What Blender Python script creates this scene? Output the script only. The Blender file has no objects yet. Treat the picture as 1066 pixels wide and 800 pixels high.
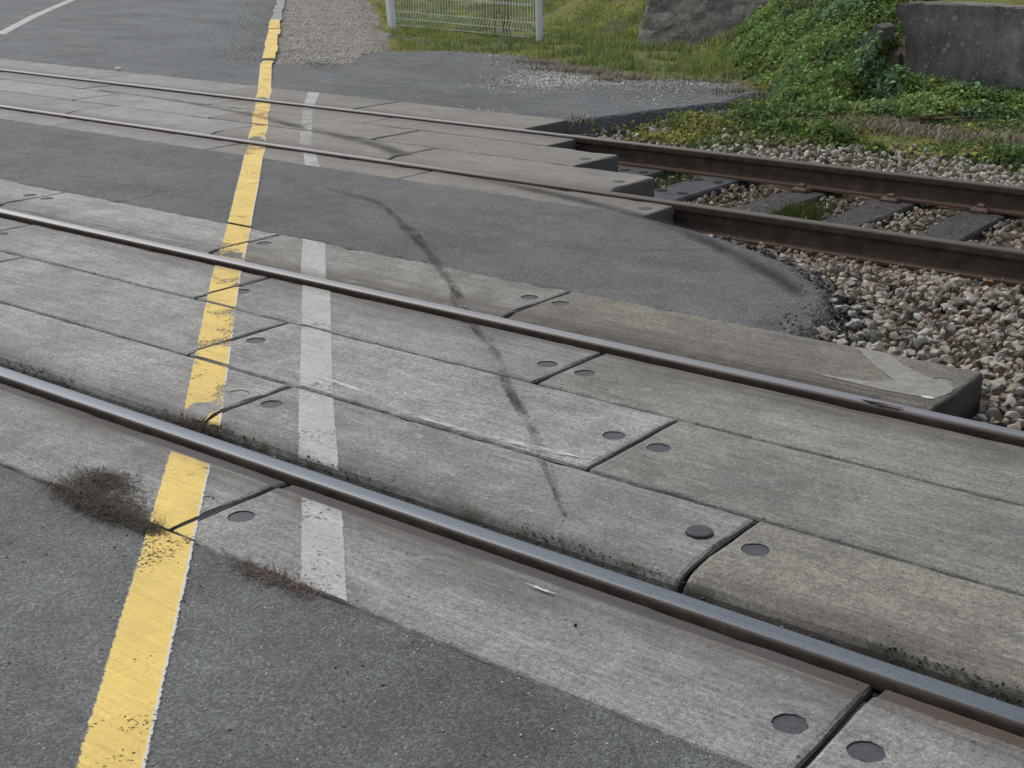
import bpy, math, random
import numpy as np
from mathutils import Vector, Matrix, noise as mnoise

random.seed(7)
RNG = np.random.default_rng(11)
SC = bpy.context.scene
COL = SC.collection
R = math.radians

# ------------------------------------------------------------------ helpers
def link(o, parent=None):
    COL.objects.link(o)
    if parent is not None:
        o.parent = parent
    return o

def tag(o, label=None, cat=None, group=None, kind=None):
    if label: o['label'] = label
    if cat: o['category'] = cat
    if group: o['group'] = group
    o['kind'] = kind or 'thing'
    return o

def mesh(name, V, F, mats, parent=None, midx=None, smooth=False, loc=None):
    me = bpy.data.meshes.new(name)
    me.from_pydata([tuple(v) for v in V], [], [tuple(f) for f in F])
    if not isinstance(mats, (list, tuple)): mats = [mats]
    for m in mats: me.materials.append(m)
    if midx is not None: me.polygons.foreach_set('material_index', midx)
    if smooth: me.polygons.foreach_set('use_smooth', [True] * len(me.polygons))
    me.update()
    o = bpy.data.objects.new(name, me)
    if loc is not None: o.location = loc
    return link(o, parent)

def bulk(name, V, faces_list, mat, cols=None, smooth=False):
    """V: (n,3) array, faces_list: list of (m,k) index arrays."""
    me = bpy.data.meshes.new(name)
    V = np.asarray(V, dtype=np.float32)
    me.vertices.add(len(V)); me.vertices.foreach_set('co', V.ravel())
    tot = sum(f.shape[0] * f.shape[1] for f in faces_list); nf = sum(len(f) for f in faces_list)
    me.loops.add(tot); me.polygons.add(nf)
    idx = np.concatenate([f.ravel() for f in faces_list]).astype(np.int32)
    sizes = np.concatenate([np.full(len(f), f.shape[1]) for f in faces_list])
    st = np.concatenate([[0], np.cumsum(sizes)[:-1]]).astype(np.int32)
    me.loops.foreach_set('vertex_index', idx)
    me.polygons.foreach_set('loop_start', st)
    if smooth: me.polygons.foreach_set('use_smooth', np.ones(nf, dtype=bool))
    if cols is not None:
        a = me.attributes.new('col', 'FLOAT_COLOR', 'POINT')
        c = np.ones((len(V), 4), dtype=np.float32); c[:, :3] = cols
        a.data.foreach_set('color', c.ravel())
    me.materials.append(mat)
    me.update(calc_edges=True); me.validate()
    return link(bpy.data.objects.new(name, me))

def empty(name, loc=(0, 0, 0)):
    o = bpy.data.objects.new(name, None); o.location = loc; o.empty_display_size = .1
    return link(o)

def nz(x, y, s=1.0, z=0.0):
    return mnoise.noise(Vector((x * s, y * s, z)))

def sst(a, b, x):
    t = min(1, max(0, (x - a) / (b - a))); return t * t * (3 - 2 * t)

def interp(x, xs, ys): return float(np.interp(x, xs, ys))

def inpoly(x, y, P):
    c = False; n = len(P); j = n - 1
    for i in range(n):
        xi, yi = P[i]; xj, yj = P[j]
        if (yi > y) != (yj > y) and x < (xj - xi) * (y - yi) / (yj - yi) + xi: c = not c
        j = i
    return c

def box(V, F, x0, x1, y0, y1, z0, z1, b=0.0):
    """bevelled box: chamfered top edges"""
    n = len(V)
    if b <= 0:
        V += [(x0,y0,z0),(x1,y0,z0),(x1,y1,z0),(x0,y1,z0),(x0,y0,z1),(x1,y0,z1),(x1,y1,z1),(x0,y1,z1)]
        F += [tuple(n+i for i in f) for f in ((3,2,1,0),(4,5,6,7),(0,1,5,4),(1,2,6,5),(2,3,7,6),(3,0,4,7))]
    else:
        V += [(x0,y0,z0),(x1,y0,z0),(x1,y1,z0),(x0,y1,z0),(x0,y0,z1-b),(x1,y0,z1-b),(x1,y1,z1-b),(x0,y1,z1-b),
              (x0+b,y0+b,z1),(x1-b,y0+b,z1),(x1-b,y1-b,z1),(x0+b,y1-b,z1)]
        F += [tuple(n+i for i in f) for f in ((3,2,1,0),(8,9,10,11),(0,1,5,4),(1,2,6,5),(2,3,7,6),(3,0,4,7),
              (4,5,9,8),(5,6,10,9),(6,7,11,10),(7,4,8,11))]

def tube(V, F, pts, r, n=8, r1=None):
    base = len(V); pts = [Vector(p) for p in pts]; m = len(pts)
    for i, p in enumerate(pts):
        d = (pts[min(i+1, m-1)] - pts[max(i-1, 0)]).normalized()
        a = d.orthogonal().normalized(); c = d.cross(a)
        rr = r if r1 is None else r + (r1 - r) * i / (m - 1)
        for k in range(n):
            t = 2 * math.pi * k / n
            V.append(tuple(p + a * math.cos(t) * rr + c * math.sin(t) * rr))
    for i in range(m - 1):
        for k in range(n):
            k2 = (k + 1) % n
            F.append((base+i*n+k, base+i*n+k2, base+(i+1)*n+k2, base+(i+1)*n+k))
    F.append(tuple(base + k for k in range(n))[::-1]); F.append(tuple(base + (m-1)*n + k for k in range(n)))

# ------------------------------------------------------------------ node helper
class NM:
    def __init__(s, name, rough=.8, spec=.5, metal=0.0):
        s.m = bpy.data.materials.new(name); s.m.use_nodes = True
        s.t = s.m.node_tree; s.t.nodes.clear()
        s.out = s.n('ShaderNodeOutputMaterial'); s.b = s.n('ShaderNodeBsdfPrincipled')
        s.l(s.b.outputs[0], s.out.inputs[0])
        s.b.inputs['Roughness'].default_value = rough
        s.b.inputs['Specular IOR Level'].default_value = spec
        s.b.inputs['Metallic'].default_value = metal
        g = s.n('ShaderNodeNewGeometry'); s.pos = g.outputs['Position']; s.nrm = g.outputs['Normal']
        sp = s.n('ShaderNodeSeparateXYZ'); s.l(s.pos, sp.inputs[0]); s.x, s.y, s.z = sp.outputs
    def n(s, t): return s.t.nodes.new(t)
    def l(s, a, b): s.t.links.new(a, b)
    def put(s, inp, v):
        if hasattr(v, 'links'): s.l(v, inp)
        elif isinstance(v, (tuple, list)): inp.default_value = (*v, 1) if len(v) == 3 and inp.type == 'RGBA' else v
        else: inp.default_value = v
    def scaled(s, sx, sy, sz=1.0, off=(0, 0, 0)):
        m = s.n('ShaderNodeMapping'); s.l(s.pos, m.inputs[0]); m.inputs['Scale'].default_value = (sx, sy, sz)
        m.inputs['Location'].default_value = off
        return m.outputs[0]
    def noise(s, sc, det=3, rough=.55, vec=None, dist=0):
        n = s.n('ShaderNodeTexNoise'); s.l(vec if vec is not None else s.pos, n.inputs['Vector'])
        n.inputs['Scale'].default_value = sc; n.inputs['Detail'].default_value = det
        n.inputs['Roughness'].default_value = rough; n.inputs['Distortion'].default_value = dist
        return n.outputs['Fac']
    def voro(s, sc, feat='F1', out='Distance', vec=None):
        n = s.n('ShaderNodeTexVoronoi'); n.feature = feat; s.l(vec if vec is not None else s.pos, n.inputs['Vector'])
        n.inputs['Scale'].default_value = sc
        return n.outputs[out]
    def white(s, v):
        n = s.n('ShaderNodeTexWhiteNoise'); s.l(v, n.inputs['Vector']); return n.outputs['Value']
    def math(s, op, a, b=0.0, clamp=False):
        n = s.n('ShaderNodeMath'); n.operation = op; n.use_clamp = clamp
        s.put(n.inputs[0], a); s.put(n.inputs[1], b); return n.outputs[0]
    def ramp(s, f, stops, interp='LINEAR'):
        n = s.n('ShaderNodeValToRGB'); s.l(f, n.inputs[0]); cr = n.color_ramp; cr.interpolation = interp
        while len(cr.elements) < len(stops): cr.elements.new(.5)
        for e, (p, c) in zip(cr.elements, stops):
            e.position = p; e.color = (*c, 1) if isinstance(c, (tuple, list)) else (c, c, c, 1)
        return n.outputs[0]
    def step(s, f, a, b):
        n = s.n('ShaderNodeMapRange'); n.interpolation_type = 'SMOOTHSTEP'
        s.put(n.inputs[0], f); n.inputs[1].default_value = a; n.inputs[2].default_value = b
        return n.outputs[0]
    def mix(s, f, a, b, mode='MIX'):
        n = s.n('ShaderNodeMix'); n.data_type = 'RGBA'; n.blend_type = mode; n.clamp_factor = True
        s.put(n.inputs[0], f); s.put(n.inputs[6], a); s.put(n.inputs[7], b); return n.outputs[2]
    def hsv(s, c, v=1.0, sat=1.0):
        n = s.n('ShaderNodeHueSaturation'); s.put(n.inputs['Color'], c); s.put(n.inputs['Value'], v); s.put(n.inputs['Saturation'], sat)
        return n.outputs[0]
    def attr(s, name='col'):
        n = s.n('ShaderNodeAttribute'); n.attribute_name = name; return n.outputs['Color']
    def rnd(s): return s.n('ShaderNodeObjectInfo').outputs['Random']
    def bump(s, h, strength=.4, dist=.01):
        n = s.n('ShaderNodeBump'); n.inputs['Strength'].default_value = strength; n.inputs['Distance'].default_value = dist
        s.l(h, n.inputs['Height']); s.l(n.outputs[0], s.b.inputs['Normal'])
    def base(s, c): s.put(s.b.inputs['Base Color'], c)
    def rough(s, c): s.put(s.b.inputs['Roughness'], c)
    def alpha(s, a):
        tr = s.n('ShaderNodeBsdfTransparent'); mx = s.n('ShaderNodeMixShader')
        s.put(mx.inputs[0], a); s.l(tr.outputs[0], mx.inputs[1]); s.l(s.b.outputs[0], mx.inputs[2])
        s.l(mx.outputs[0], s.out.inputs[0])

RAILS = [0.0, 1.505, 3.807, 5.312]

def mat_asphalt(name, base, warm, speck=.985, cell=120, bumpd=.006, brown=0.0, crack=0.0):
    m = NM(name, .78, .35)
    rv = m.white(m.voro(cell, out='Position'))
    d = m.voro(cell)
    fine = m.noise(330, 2, .6)
    big = m.noise(.9, 4, .6); mid = m.noise(7, 3, .6)
    v = m.ramp(rv, [(0, base * .68), (.5, base * .97), (.9, base * 1.3), (1, base * 1.6)])
    c = m.mix(1, v, warm, 'MULTIPLY')
    c = m.hsv(c, m.ramp(big, [(.34, .80), (.66, 1.18)]))
    c = m.hsv(c, m.ramp(mid, [(.36, .87), (.64, 1.12)]))
    c = m.hsv(c, m.ramp(m.noise(1, 4, .6, m.scaled(.5, 1.6, 1, (4, 4, 0)), .8), [(.38, .88), (.62, 1.12)]))
    c = m.hsv(c, m.ramp(fine, [(.3, .7), (.7, 1.3)]))
    if brown: c = m.mix(m.math('MULTIPLY', m.step(m.noise(2.3, 4, .65), .45, .75), brown), c, (base * 1.6, base * 1.45, base * 1.2))
    sp = m.step(m.white(m.voro(cell * .8, out='Position')), speck, speck + .004)
    c = m.mix(m.math('MULTIPLY', sp, m.step(m.voro(cell * .8), .42, .22)), c, (.50, .49, .46))
    if crack:
        wv = m.n('ShaderNodeVectorMath'); wv.operation = 'ADD'; nn = m.n('ShaderNodeTexNoise'); m.l(m.pos, nn.inputs['Vector']); nn.inputs['Scale'].default_value = 3; nn.inputs['Detail'].default_value = 5
        sc_ = m.n('ShaderNodeVectorMath'); sc_.operation = 'SCALE'; m.l(nn.outputs['Color'], sc_.inputs[0]); sc_.inputs['Scale'].default_value = .35
        m.l(m.pos, wv.inputs[0]); m.l(sc_.outputs[0], wv.inputs[1])
        ce = m.voro(.55, 'DISTANCE_TO_EDGE', 'Distance', wv.outputs[0])
        c = m.mix(m.math('MULTIPLY', m.math('MULTIPLY', m.step(ce, .007, .002), m.step(m.noise(.8, 3), .48, .6)), crack), c, (.03, .03, .03))
    m.base(c)
    h = m.math('ADD', m.math('MULTIPLY', d, -.75), m.math('MULTIPLY', fine, .8))
    m.bump(h, .7, bumpd)
    return m.m

def rail_dist(m, rails=RAILS):
    d = None
    for r in rails:
        a = m.math('ABSOLUTE', m.math('SUBTRACT', m.y, r))
        d = a if d is None else m.math('MINIMUM', d, a)
    return d

def mat_concrete(name='slab_concrete', base=(.284, .280, .259), stain=True, bumpk=1.0):
    m = NM(name, .74, .4)
    rn = m.rnd()
    streak = m.noise(1, 4, .72, m.scaled(6, 190, 190)); smask = m.step(m.noise(1.7, 4, .65, m.scaled(1, 1, 1, (9, 4, 0))), .46, .64)
    streak2 = m.noise(1, 5, .7, m.scaled(2.6, 24, 24), .3)
    big = m.noise(1.6, 5, .65); mid = m.noise(7, 5, .7, dist=.5); grain = m.noise(240, 2, .75); spk = m.noise(70, 4, .75)
    c = m.hsv(base, m.math('ADD', m.math('MULTIPLY', rn, .26), .87), m.math('ADD', m.math('MULTIPLY', m.noise(.8, 2), .9), .45))
    c = m.hsv(c, m.ramp(big, [(.36, .80), (.5, 1.0), (.66, 1.14)]))
    c = m.hsv(c, m.ramp(mid, [(.36, .85), (.64, 1.13)]))
    c = m.hsv(c, m.ramp(streak, [(.36, .82), (.5, 1.0), (.64, 1.17)]))
    c = m.hsv(c, m.math('SUBTRACT', 1.0, m.math('MULTIPLY', m.math('MULTIPLY', m.step(m.noise(1, 3, .65, m.scaled(3.2, 120, 120, (2, 8, 0))), .58, .66), smask), .20)))
    c = m.hsv(c, m.math('ADD', 1.0, m.math('MULTIPLY', m.math('MULTIPLY', m.step(m.noise(1, 3, .65, m.scaled(4.2, 150, 150, (6, 1, 0))), .58, .66), smask), .22)))
    c = m.hsv(c, m.ramp(streak2, [(.38, .88), (.62, 1.12)]))
    c = m.hsv(c, m.ramp(spk, [(.36, .70), (.5, 1.0), (.64, 1.25)]))
    c = m.hsv(c, m.ramp(grain, [(.34, .58), (.66, 1.42)]))
    # dark grime blotches and pale scuffs
    c = m.mix(m.math('MULTIPLY', m.step(m.noise(2.6, 6, .72, dist=1.2), .50, .66), .36), c, (.115, .11, .10))
    c = m.mix(m.math('MULTIPLY', m.step(m.noise(1, 5, .75, m.scaled(3.5, 9, 9, (5, 2, 0)), 1.5), .56, .70), .38), c, (.40, .395, .37))
    sc = m.noise(1, 5, .7, m.scaled(6, 17, 6, (3, 7, 0)), 1.2)
    c = m.mix(m.math('MULTIPLY', m.step(sc, .57, .70), .5), c, (.48, .475, .44))
    ag = m.white(m.voro(95, out='Position')); c = m.mix(m.math('MULTIPLY', m.step(ag, .93, .95), m.math('MULTIPLY', m.step(m.voro(95), .42, .25), .55)), c, (.46, .45, .42))
    c = m.mix(m.math('MULTIPLY', m.step(ag, .07, .05), m.math('MULTIPLY', m.step(m.voro(95), .45, .25), .6)), c, (.10, .098, .09))
    pit = m.voro(38); pv = m.white(m.voro(38, out='Position'))
    pm = m.math('MULTIPLY', m.step(pit, .22, .12), m.step(pv, .93, .95))
    c = m.mix(m.math('MULTIPLY', pm, .7), c, (.06, .055, .05))
    if stain:
        d = rail_dist(m)
        wob = m.math('MULTIPLY', m.math('SUBTRACT', m.noise(2.2, 4, .6, m.scaled(1, 3, 1)), .5), .16)
        dd = m.math('ADD', d, wob)
        f = m.step(dd, .30, .05)
        f = m.math('MULTIPLY', f, m.ramp(m.noise(1, 4, .65, m.scaled(1.2, 30, 30)), [(.34, .25), (.62, .92)]))
        c = m.mix(f, c, (.085, .070, .057))
        f2 = m.math('MULTIPLY', m.step(m.math('ADD', d, m.math('MULTIPLY', wob, .08)), .097, .089), m.math('LESS_THAN', m.y, 0.0))
        c = m.mix(m.math('MULTIPLY', f2, .86), c, m.mix(m.step(m.x, -1.1, -.7), (.075, .068, .062), (.085, .060, .046)))
        # moss near deep edges
        f3 = m.math('MULTIPLY', m.step(m.z, -.02, -.045), m.step(m.noise(9, 4, .6), .48, .62))
        c = m.mix(m.math('MULTIPLY', f3, .7), c, (.035, .038, .016))
    c = m.mix(1, c, m.n('ShaderNodeObjectInfo').outputs['Color'], 'MULTIPLY')
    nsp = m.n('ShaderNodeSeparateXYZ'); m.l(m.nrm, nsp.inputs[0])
    c = m.mix(m.math('MULTIPLY', m.step(nsp.outputs[2], .55, .2), .78), c, (.052, .049, .044))  # upright faces darkened: shade of the ends and dirt mixed into the colour
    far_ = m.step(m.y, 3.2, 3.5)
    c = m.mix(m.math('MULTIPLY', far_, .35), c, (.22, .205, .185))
    m.base(c)
    h = m.math('ADD', m.math('MULTIPLY', streak, .9), m.math('MULTIPLY', grain, .9))
    h = m.math('ADD', h, m.math('MULTIPLY', pm, -1.5))
    h = m.math('ADD', h, m.math('MULTIPLY', mid, .8))
    m.bump(h, .55 * bumpk, .004)
    return m.m

def mat_paint(name, col, fringe=None, wear=.5, cover=1.0, lim=(0.02, .98), rail_dirt=True):
    """UV x runs across the line (0..1), UV y along it in metres."""
    m = NM(name, .65, .4)
    uv = m.n('ShaderNodeUVMap'); sp = m.n('ShaderNodeSeparateXYZ'); m.l(uv.outputs[0], sp.inputs[0])
    u, v = sp.outputs[0], sp.outputs[1]
    edge = m.math('MULTIPLY', m.math('SUBTRACT', m.noise(45, 5, .75), .5), .13)
    grain = m.noise(160, 3, .7)
    edge = m.math('ADD', edge, m.math('MULTIPLY', m.math('SUBTRACT', grain, .5), .10))
    uu = m.math('ADD', u, edge)
    a = m.math('MULTIPLY', m.step(uu, lim[0], lim[0] + .03), m.step(uu, lim[1], lim[1] - .03))
    # wear: small pits plus patches with more
    patch = m.step(m.noise(4.5, 3, .6), .42, .68)
    pits = m.noise(1, 3, .75, m.scaled(75, 95, 75))
    th = m.math('SUBTRACT', .715, m.math('MULTIPLY', patch, .17 * wear * 2))
    hole = m.step(m.math('SUBTRACT', pits, th), -.015, .03)
    if wear > .6:
        big = m.step(m.noise(1, 5, .7, m.scaled(16, 60, 16), 1.2), .60, .66)
        hole = m.math('MAXIMUM', hole, m.math('MULTIPLY', big, .75))
    a = m.math('MULTIPLY', a, m.math('SUBTRACT', 1.0, m.math('MULTIPLY', hole, .9)))
    c = m.hsv(col, m.ramp(m.noise(5, 4, .65), [(.25, .82), (.75, 1.1)]))
    c = m.hsv(c, m.ramp(grain, [(.25, .84), (.75, 1.12)]))
    c = m.hsv(c, m.ramp(m.noise(1, 4, .6, m.scaled(4, 110, 110)), [(.3, .88), (.7, 1.06)]))
    if fringe is not None:
        ft = m.math('ADD', u, m.math('MULTIPLY', edge, .5))
        c = m.mix(m.math('MAXIMUM', m.step(ft, .90, .93), m.math('MULTIPLY', m.step(ft, .045, .02), m.step(m.noise(1.3, 2), .5, .6))), c, fringe)
    if rail_dirt:
        d = m.math('ADD', rail_dist(m), m.math('MULTIPLY', m.math('SUBTRACT', m.noise(14, 4, .7), .5), .12))
        c = m.mix(m.math('MULTIPLY', m.step(d, .17, .06), .6), c, (.13, .10, .06))
    m.base(c); m.bump(grain, .3, .002)
    thin = m.math('MULTIPLY', m.step(m.noise(1, 4, .7, m.scaled(30, 260, 190)), .42, .62), m.math('SUBTRACT', 1.0, cover))
    a = m.math('MULTIPLY', a, m.math('SUBTRACT', 1.0 - (1.0 - cover) * .25, thin))
    m.alpha(a)
    return m.m

def mat_simple(name, c0, c1, sc=20, rough=.85, bump=.4, bd=.006, metal=0, spec=.35, det=4):
    m = NM(name, rough, spec, metal)
    f = m.noise(sc, det, .65)
    m.base(m.ramp(f, [(.28, c0), (.72, c1)])); m.bump(m.noise(sc * 3, 3, .6), bump, bd)
    return m.m

def mat_attr(name, rough=.7, spec=.3, trans=0.0, var=.25, sc=60):
    m = NM(name, rough, spec)
    c = m.hsv(m.attr(), m.ramp(m.noise(sc, 3, .6), [(.25, 1 - var), (.75, 1 + var)]))
    m.base(c)
    if trans:
        t = m.n('ShaderNodeBsdfTranslucent'); m.l(c, t.inputs[0]); mx = m.n('ShaderNodeMixShader'); mx.inputs[0].default_value = trans
        m.l(m.b.outputs[0], mx.inputs[1]); m.l(t.outputs[0], mx.inputs[2]); m.l(mx.outputs[0], m.out.inputs[0])
    return m.m

# ------------------------------------------------------------------ materials
M_near = mat_asphalt('near_asphalt', .142, (.95, 1.0, .96), cell=165, bumpd=.006)
M_mid = mat_asphalt('middle_asphalt', .124, (.955, 1.0, .965), cell=150, brown=.25, bumpd=.006, crack=.6)
M_far = mat_asphalt('far_asphalt', .128, (.90, 1.0, 1.04), cell=130, brown=.35, bumpd=.006, crack=.9)
M_apron = mat_asphalt('apron_asphalt', .118, (.92, 1.0, 1.0), cell=90, speck=.955, brown=.4, bumpd=.008)
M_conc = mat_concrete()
M_yellow = mat_paint('yellow_paint', (.82, .59, .145), fringe=(.62, .61, .57), wear=.55)
M_yellow_old = mat_paint('worn_yellow_paint', (.79, .565, .145), fringe=(.60, .59, .55), wear=.85)
M_white = mat_paint('white_paint', (.54, .545, .515), wear=.55, cover=.74)
M_white_old = mat_paint('worn_white_paint', (.60, .60, .57), wear=1.4, cover=.3)

def mat_rail_side():
    m = NM('rail_rust', .85, .25)
    c = m.ramp(m.noise(14, 5, .65), [(.3, (.052, .040, .031)), (.55, (.094, .069, .052)), (.72, (.145, .100, .070))])
    c = m.mix(m.step(m.z, -.12, -.14), c, (.15, .095, .068))
    m.base(c); m.bump(m.noise(120, 3, .6), .35, .003); return m.m

def mat_rail_top(name, col, dirt, rough, specks, band=(.016, .030), metal=.6):
    m = NM(name, rough, .4, metal)
    st = m.noise(1, 4, .6, m.scaled(1.2, 160, 1)); sp = m.noise(1, 3, .7, m.scaled(110, 210, 60))
    c = m.hsv(col, m.ramp(st, [(.25, .7), (.75, 1.2)]))
    f = m.math('MULTIPLY', m.step(sp, .57, .65), specks)
    c = m.mix(f, c, dirt)
    # running band is polished, shoulders are darker
    d = rail_dist(m)
    c = m.mix(m.math('MULTIPLY', m.step(d, *band), .92), c, (.075, .060, .048))
    if metal < .5: c = m.mix(m.math('MULTIPLY', m.step(m.x, -4.0, -6.5), m.step(d, .031, .012)), c, (.30, .30, .31))  # left stretch of the far rails: pale highlight painted into the head colour
    m.base(c); m.rough(m.math('ADD', rough, m.math('MULTIPLY', st, .15)))
    return m.m

M_rside = mat_rail_side()
M_rtop1 = mat_rail_top('rail_head_matte', (.165, .190, .218), (.05, .050, .052), .45, .8, (.019, .031), .6)
M_rtop2 = mat_rail_top('rail_head_shiny', (.285, .290, .305), (.08, .065, .055), .38, .5, (.015, .030), .7)
M_rtop3 = mat_rail_top('rail_head_dull', (.125, .106, .090), (.06, .045, .035), .5, .7, (.018, .031), .45)

def mat_soil():
    m = NM('joint_soil', .95, .2)
    c = m.ramp(m.noise(55, 4, .7), [(.3, (.022, .019, .015)), (.55, (.060, .053, .043)), (.75, (.12, .108, .09))])
    g = m.math('MULTIPLY', m.step(m.noise(3.4, 4, .6), .42, .6), m.step(m.noise(40, 3, .6), .4, .55))
    c = m.mix(m.math('MULTIPLY', g, .75), c, (.045, .050, .018))
    m.base(c); m.bump(m.noise(160, 3, .7), .8, .006); return m.m
M_soil = mat_soil()

def mat_ground():
    m = NM('verge_ground', .95, .15)
    c = m.ramp(m.noise(9, 5, .7), [(.3, (.075, .064, .048)), (.5, (.155, .135, .103)), (.7, (.25, .225, .18))])
    veg = m.step(m.y, 5.9, 6.6)
    mo = m.math('MULTIPLY', m.step(m.noise(1.7, 4, .62), .38, .52), veg)
    mc = m.ramp(m.noise(14, 4, .65), [(.35, (.10, .125, .032)), (.65, (.29, .29, .06))])
    c = m.mix(m.math('MULTIPLY', mo, .9), c, mc)
    c = m.mix(m.step(m.y, 60, 90), c, (.05, .07, .025))
    m.base(c); m.bump(m.noise(45, 4, .7), .9, .03); return m.m
M_ground = mat_ground()

def mat_gravel():
    m = NM('path_gravel', .9, .25)
    rv = m.white(m.voro(62, out='Position')); d = m.voro(62)
    c = m.ramp(rv, [(0, (.22, .195, .16)), (.45, (.39, .355, .30)), (.85, (.52, .48, .41)), (1, (.64, .60, .53))])
    c = m.hsv(c, m.ramp(m.noise(2.2, 4, .6), [(.3, .75), (.7, 1.15)]))
    c = m.mix(m.step(d, .45, .75), c, (.06, .055, .045))
    m.base(c); m.bump(m.math('MULTIPLY', d, -1.0), .9, .012); return m.m
M_gravel = mat_gravel()

def mat_stone(name, use_attr):
    m = NM(name, .85, .3)
    if use_attr: c = m.attr()
    else:
        c = m.ramp(m.rnd(), [(0, (.26, .23, .195)), (.13, (.39, .36, .31)), (.36, (.33, .275, .215)), (.48, (.42, .395, .35)),
                             (.68, (.37, .315, .25)), (.80, (.44, .42, .38)), (.95, (.52, .50, .46))], 'CONSTANT')
    c = m.hsv(c, m.ramp(m.noise(48, 5, .65), [(.3, .66), (.7, 1.22)]))
    c = m.mix(m.math('MULTIPLY', m.step(m.noise(24, 3, .6), .54, .66), .4), c, (.10, .08, .062))
    d = m.math('ADD', rail_dist(m), m.math('MULTIPLY', m.math('SUBTRACT', m.noise(5, 3), .5), .3))
    c = m.mix(m.math('MULTIPLY', m.step(d, .34, .10), .5), c, (.17, .115, .08))
    m.base(c); m.bump(m.noise(120, 4, .65), .6, .004); return m.m
M_stone = mat_stone('ballast_rock', False)
M_stonea = mat_stone('ballast_rock_mass', True)
M_grit = mat_attr('grit', .9, .2)
M_leaf = mat_attr('leaf', .65, .14, .25)
M_blade = mat_attr('grass_blade', .65, .3, .3)
M_dry = mat_attr('dry_stalks', .9, .1)
M_wood = mat_simple('sleeper_wood', (.022, .021, .021), (.105, .097, .090), 34, .9, .8, .010)
M_plate = mat_simple('sleeper_grey', (.050, .052, .057), (.092, .095, .102), 9, .9, .3, .003)
M_dark = mat_simple('dark_hole', (.006, .006, .006), (.014, .013, .012), 30, .95, .1)
M_plug = mat_simple('plug_slate', (.046, .049, .056), (.086, .091, .100), 60, .6, .4, .002)
M_rubber = mat_simple('plug_rubber', (.040, .042, .046), (.065, .067, .072), 60, .55, .3, .001)
M_rust = mat_simple('rusty_iron', (.10, .066, .048), (.20, .135, .10), 40, .85, .5, .003)
M_fence = mat_simple('fence_white', (.80, .82, .83), (.88, .89, .90), 12, .45, .1, .001)
M_kerb = mat_simple('kerb_stone', (.24, .25, .25), (.34, .345, .34), 16, .85, .5, .004)
M_palewhite = mat_simple('pale_chip', (.5, .49, .46), (.74, .73, .70), 50, .8, .4, .003)
M_patch = mat_simple('repair_mortar', (.20, .193, .172), (.33, .318, .288), 26, .9, .6, .003)
M_twig = mat_simple('twig_bark', (.05, .035, .022), (.12, .085, .055), 40, .9, .4, .003)
M_orange = mat_simple('orange_stone', (.20, .095, .035), (.34, .18, .075), 40, .85, .5, .004)
M_pale = mat_simple('pale_stone', (.33, .32, .28), (.50, .49, .45), 40, .85, .5, .004)

def mat_wall():
    m = NM('old_wall_concrete', .9, .25)
    big = m.noise(1.8, 5, .65); run = m.noise(1, 4, .65, m.scaled(9, 9, 1.2))
    c = m.ramp(big, [(.35, (.115, .108, .096)), (.5, (.215, .203, .182)), (.66, (.36, .345, .31))])
    c = m.hsv(c, m.ramp(run, [(.3, .65), (.72, 1.35)]))
    c = m.hsv(c, m.ramp(m.noise(60, 3, .7), [(.3, .75), (.7, 1.25)]))
    c = m.mix(m.math('MULTIPLY', m.step(m.z, .22, -.05), .5), c, (.16, .15, .13))
    for sc, th, k in ((5.5, .82, .26), (13, .66, .30), (26, .62, .32), (48, .7, .35)):
        d = m.math('ADD', m.voro(sc), m.math('MULTIPLY', m.math('SUBTRACT', m.noise(sc * 5, 3), .5), .25)); rv = m.white(m.voro(sc, out='Position'))
        rad = m.math('MULTIPLY', m.math('SUBTRACT', rv, th), 1.0 / (1 - th) * k)
        c = m.mix(m.math('MULTIPLY', m.step(m.math('SUBTRACT', d, rad), .02, -.03), m.step(rv, th, th + .02)), c, (.42, .42, .39))
    m.base(c); m.bump(m.math('ADD', m.noise(35, 5, .7), m.noise(140, 3, .6)), .7, .012); return m.m
M_wall = mat_wall()
M_lump = mat_simple('lump_concrete', (.095, .090, .082), (.23, .22, .20), 18, .9, .7, .012, det=6)

def mat_rubble():
    m = NM('rubble_wall', .92, .2)
    v = m.scaled(5, 5, 9)
    d = m.voro(1, vec=v); rv = m.white(m.voro(1, out='Position', vec=v))
    c = m.ramp(rv, [(0, (.13, .117, .103)), (.5, (.19, .174, .155)), (1, (.26, .24, .215))])
    c = m.hsv(c, m.ramp(m.noise(22, 5, .7), [(.3, .6), (.7, 1.4)]))
    c = m.mix(m.math('MULTIPLY', m.step(d, .5, .8), .4), c, (.10, .09, .08))
    m.base(c); m.bump(m.math('ADD', m.math('MULTIPLY', d, -1.0), m.noise(30, 5, .7)), .7, .02); return m.m
M_rubble = mat_rubble()

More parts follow.
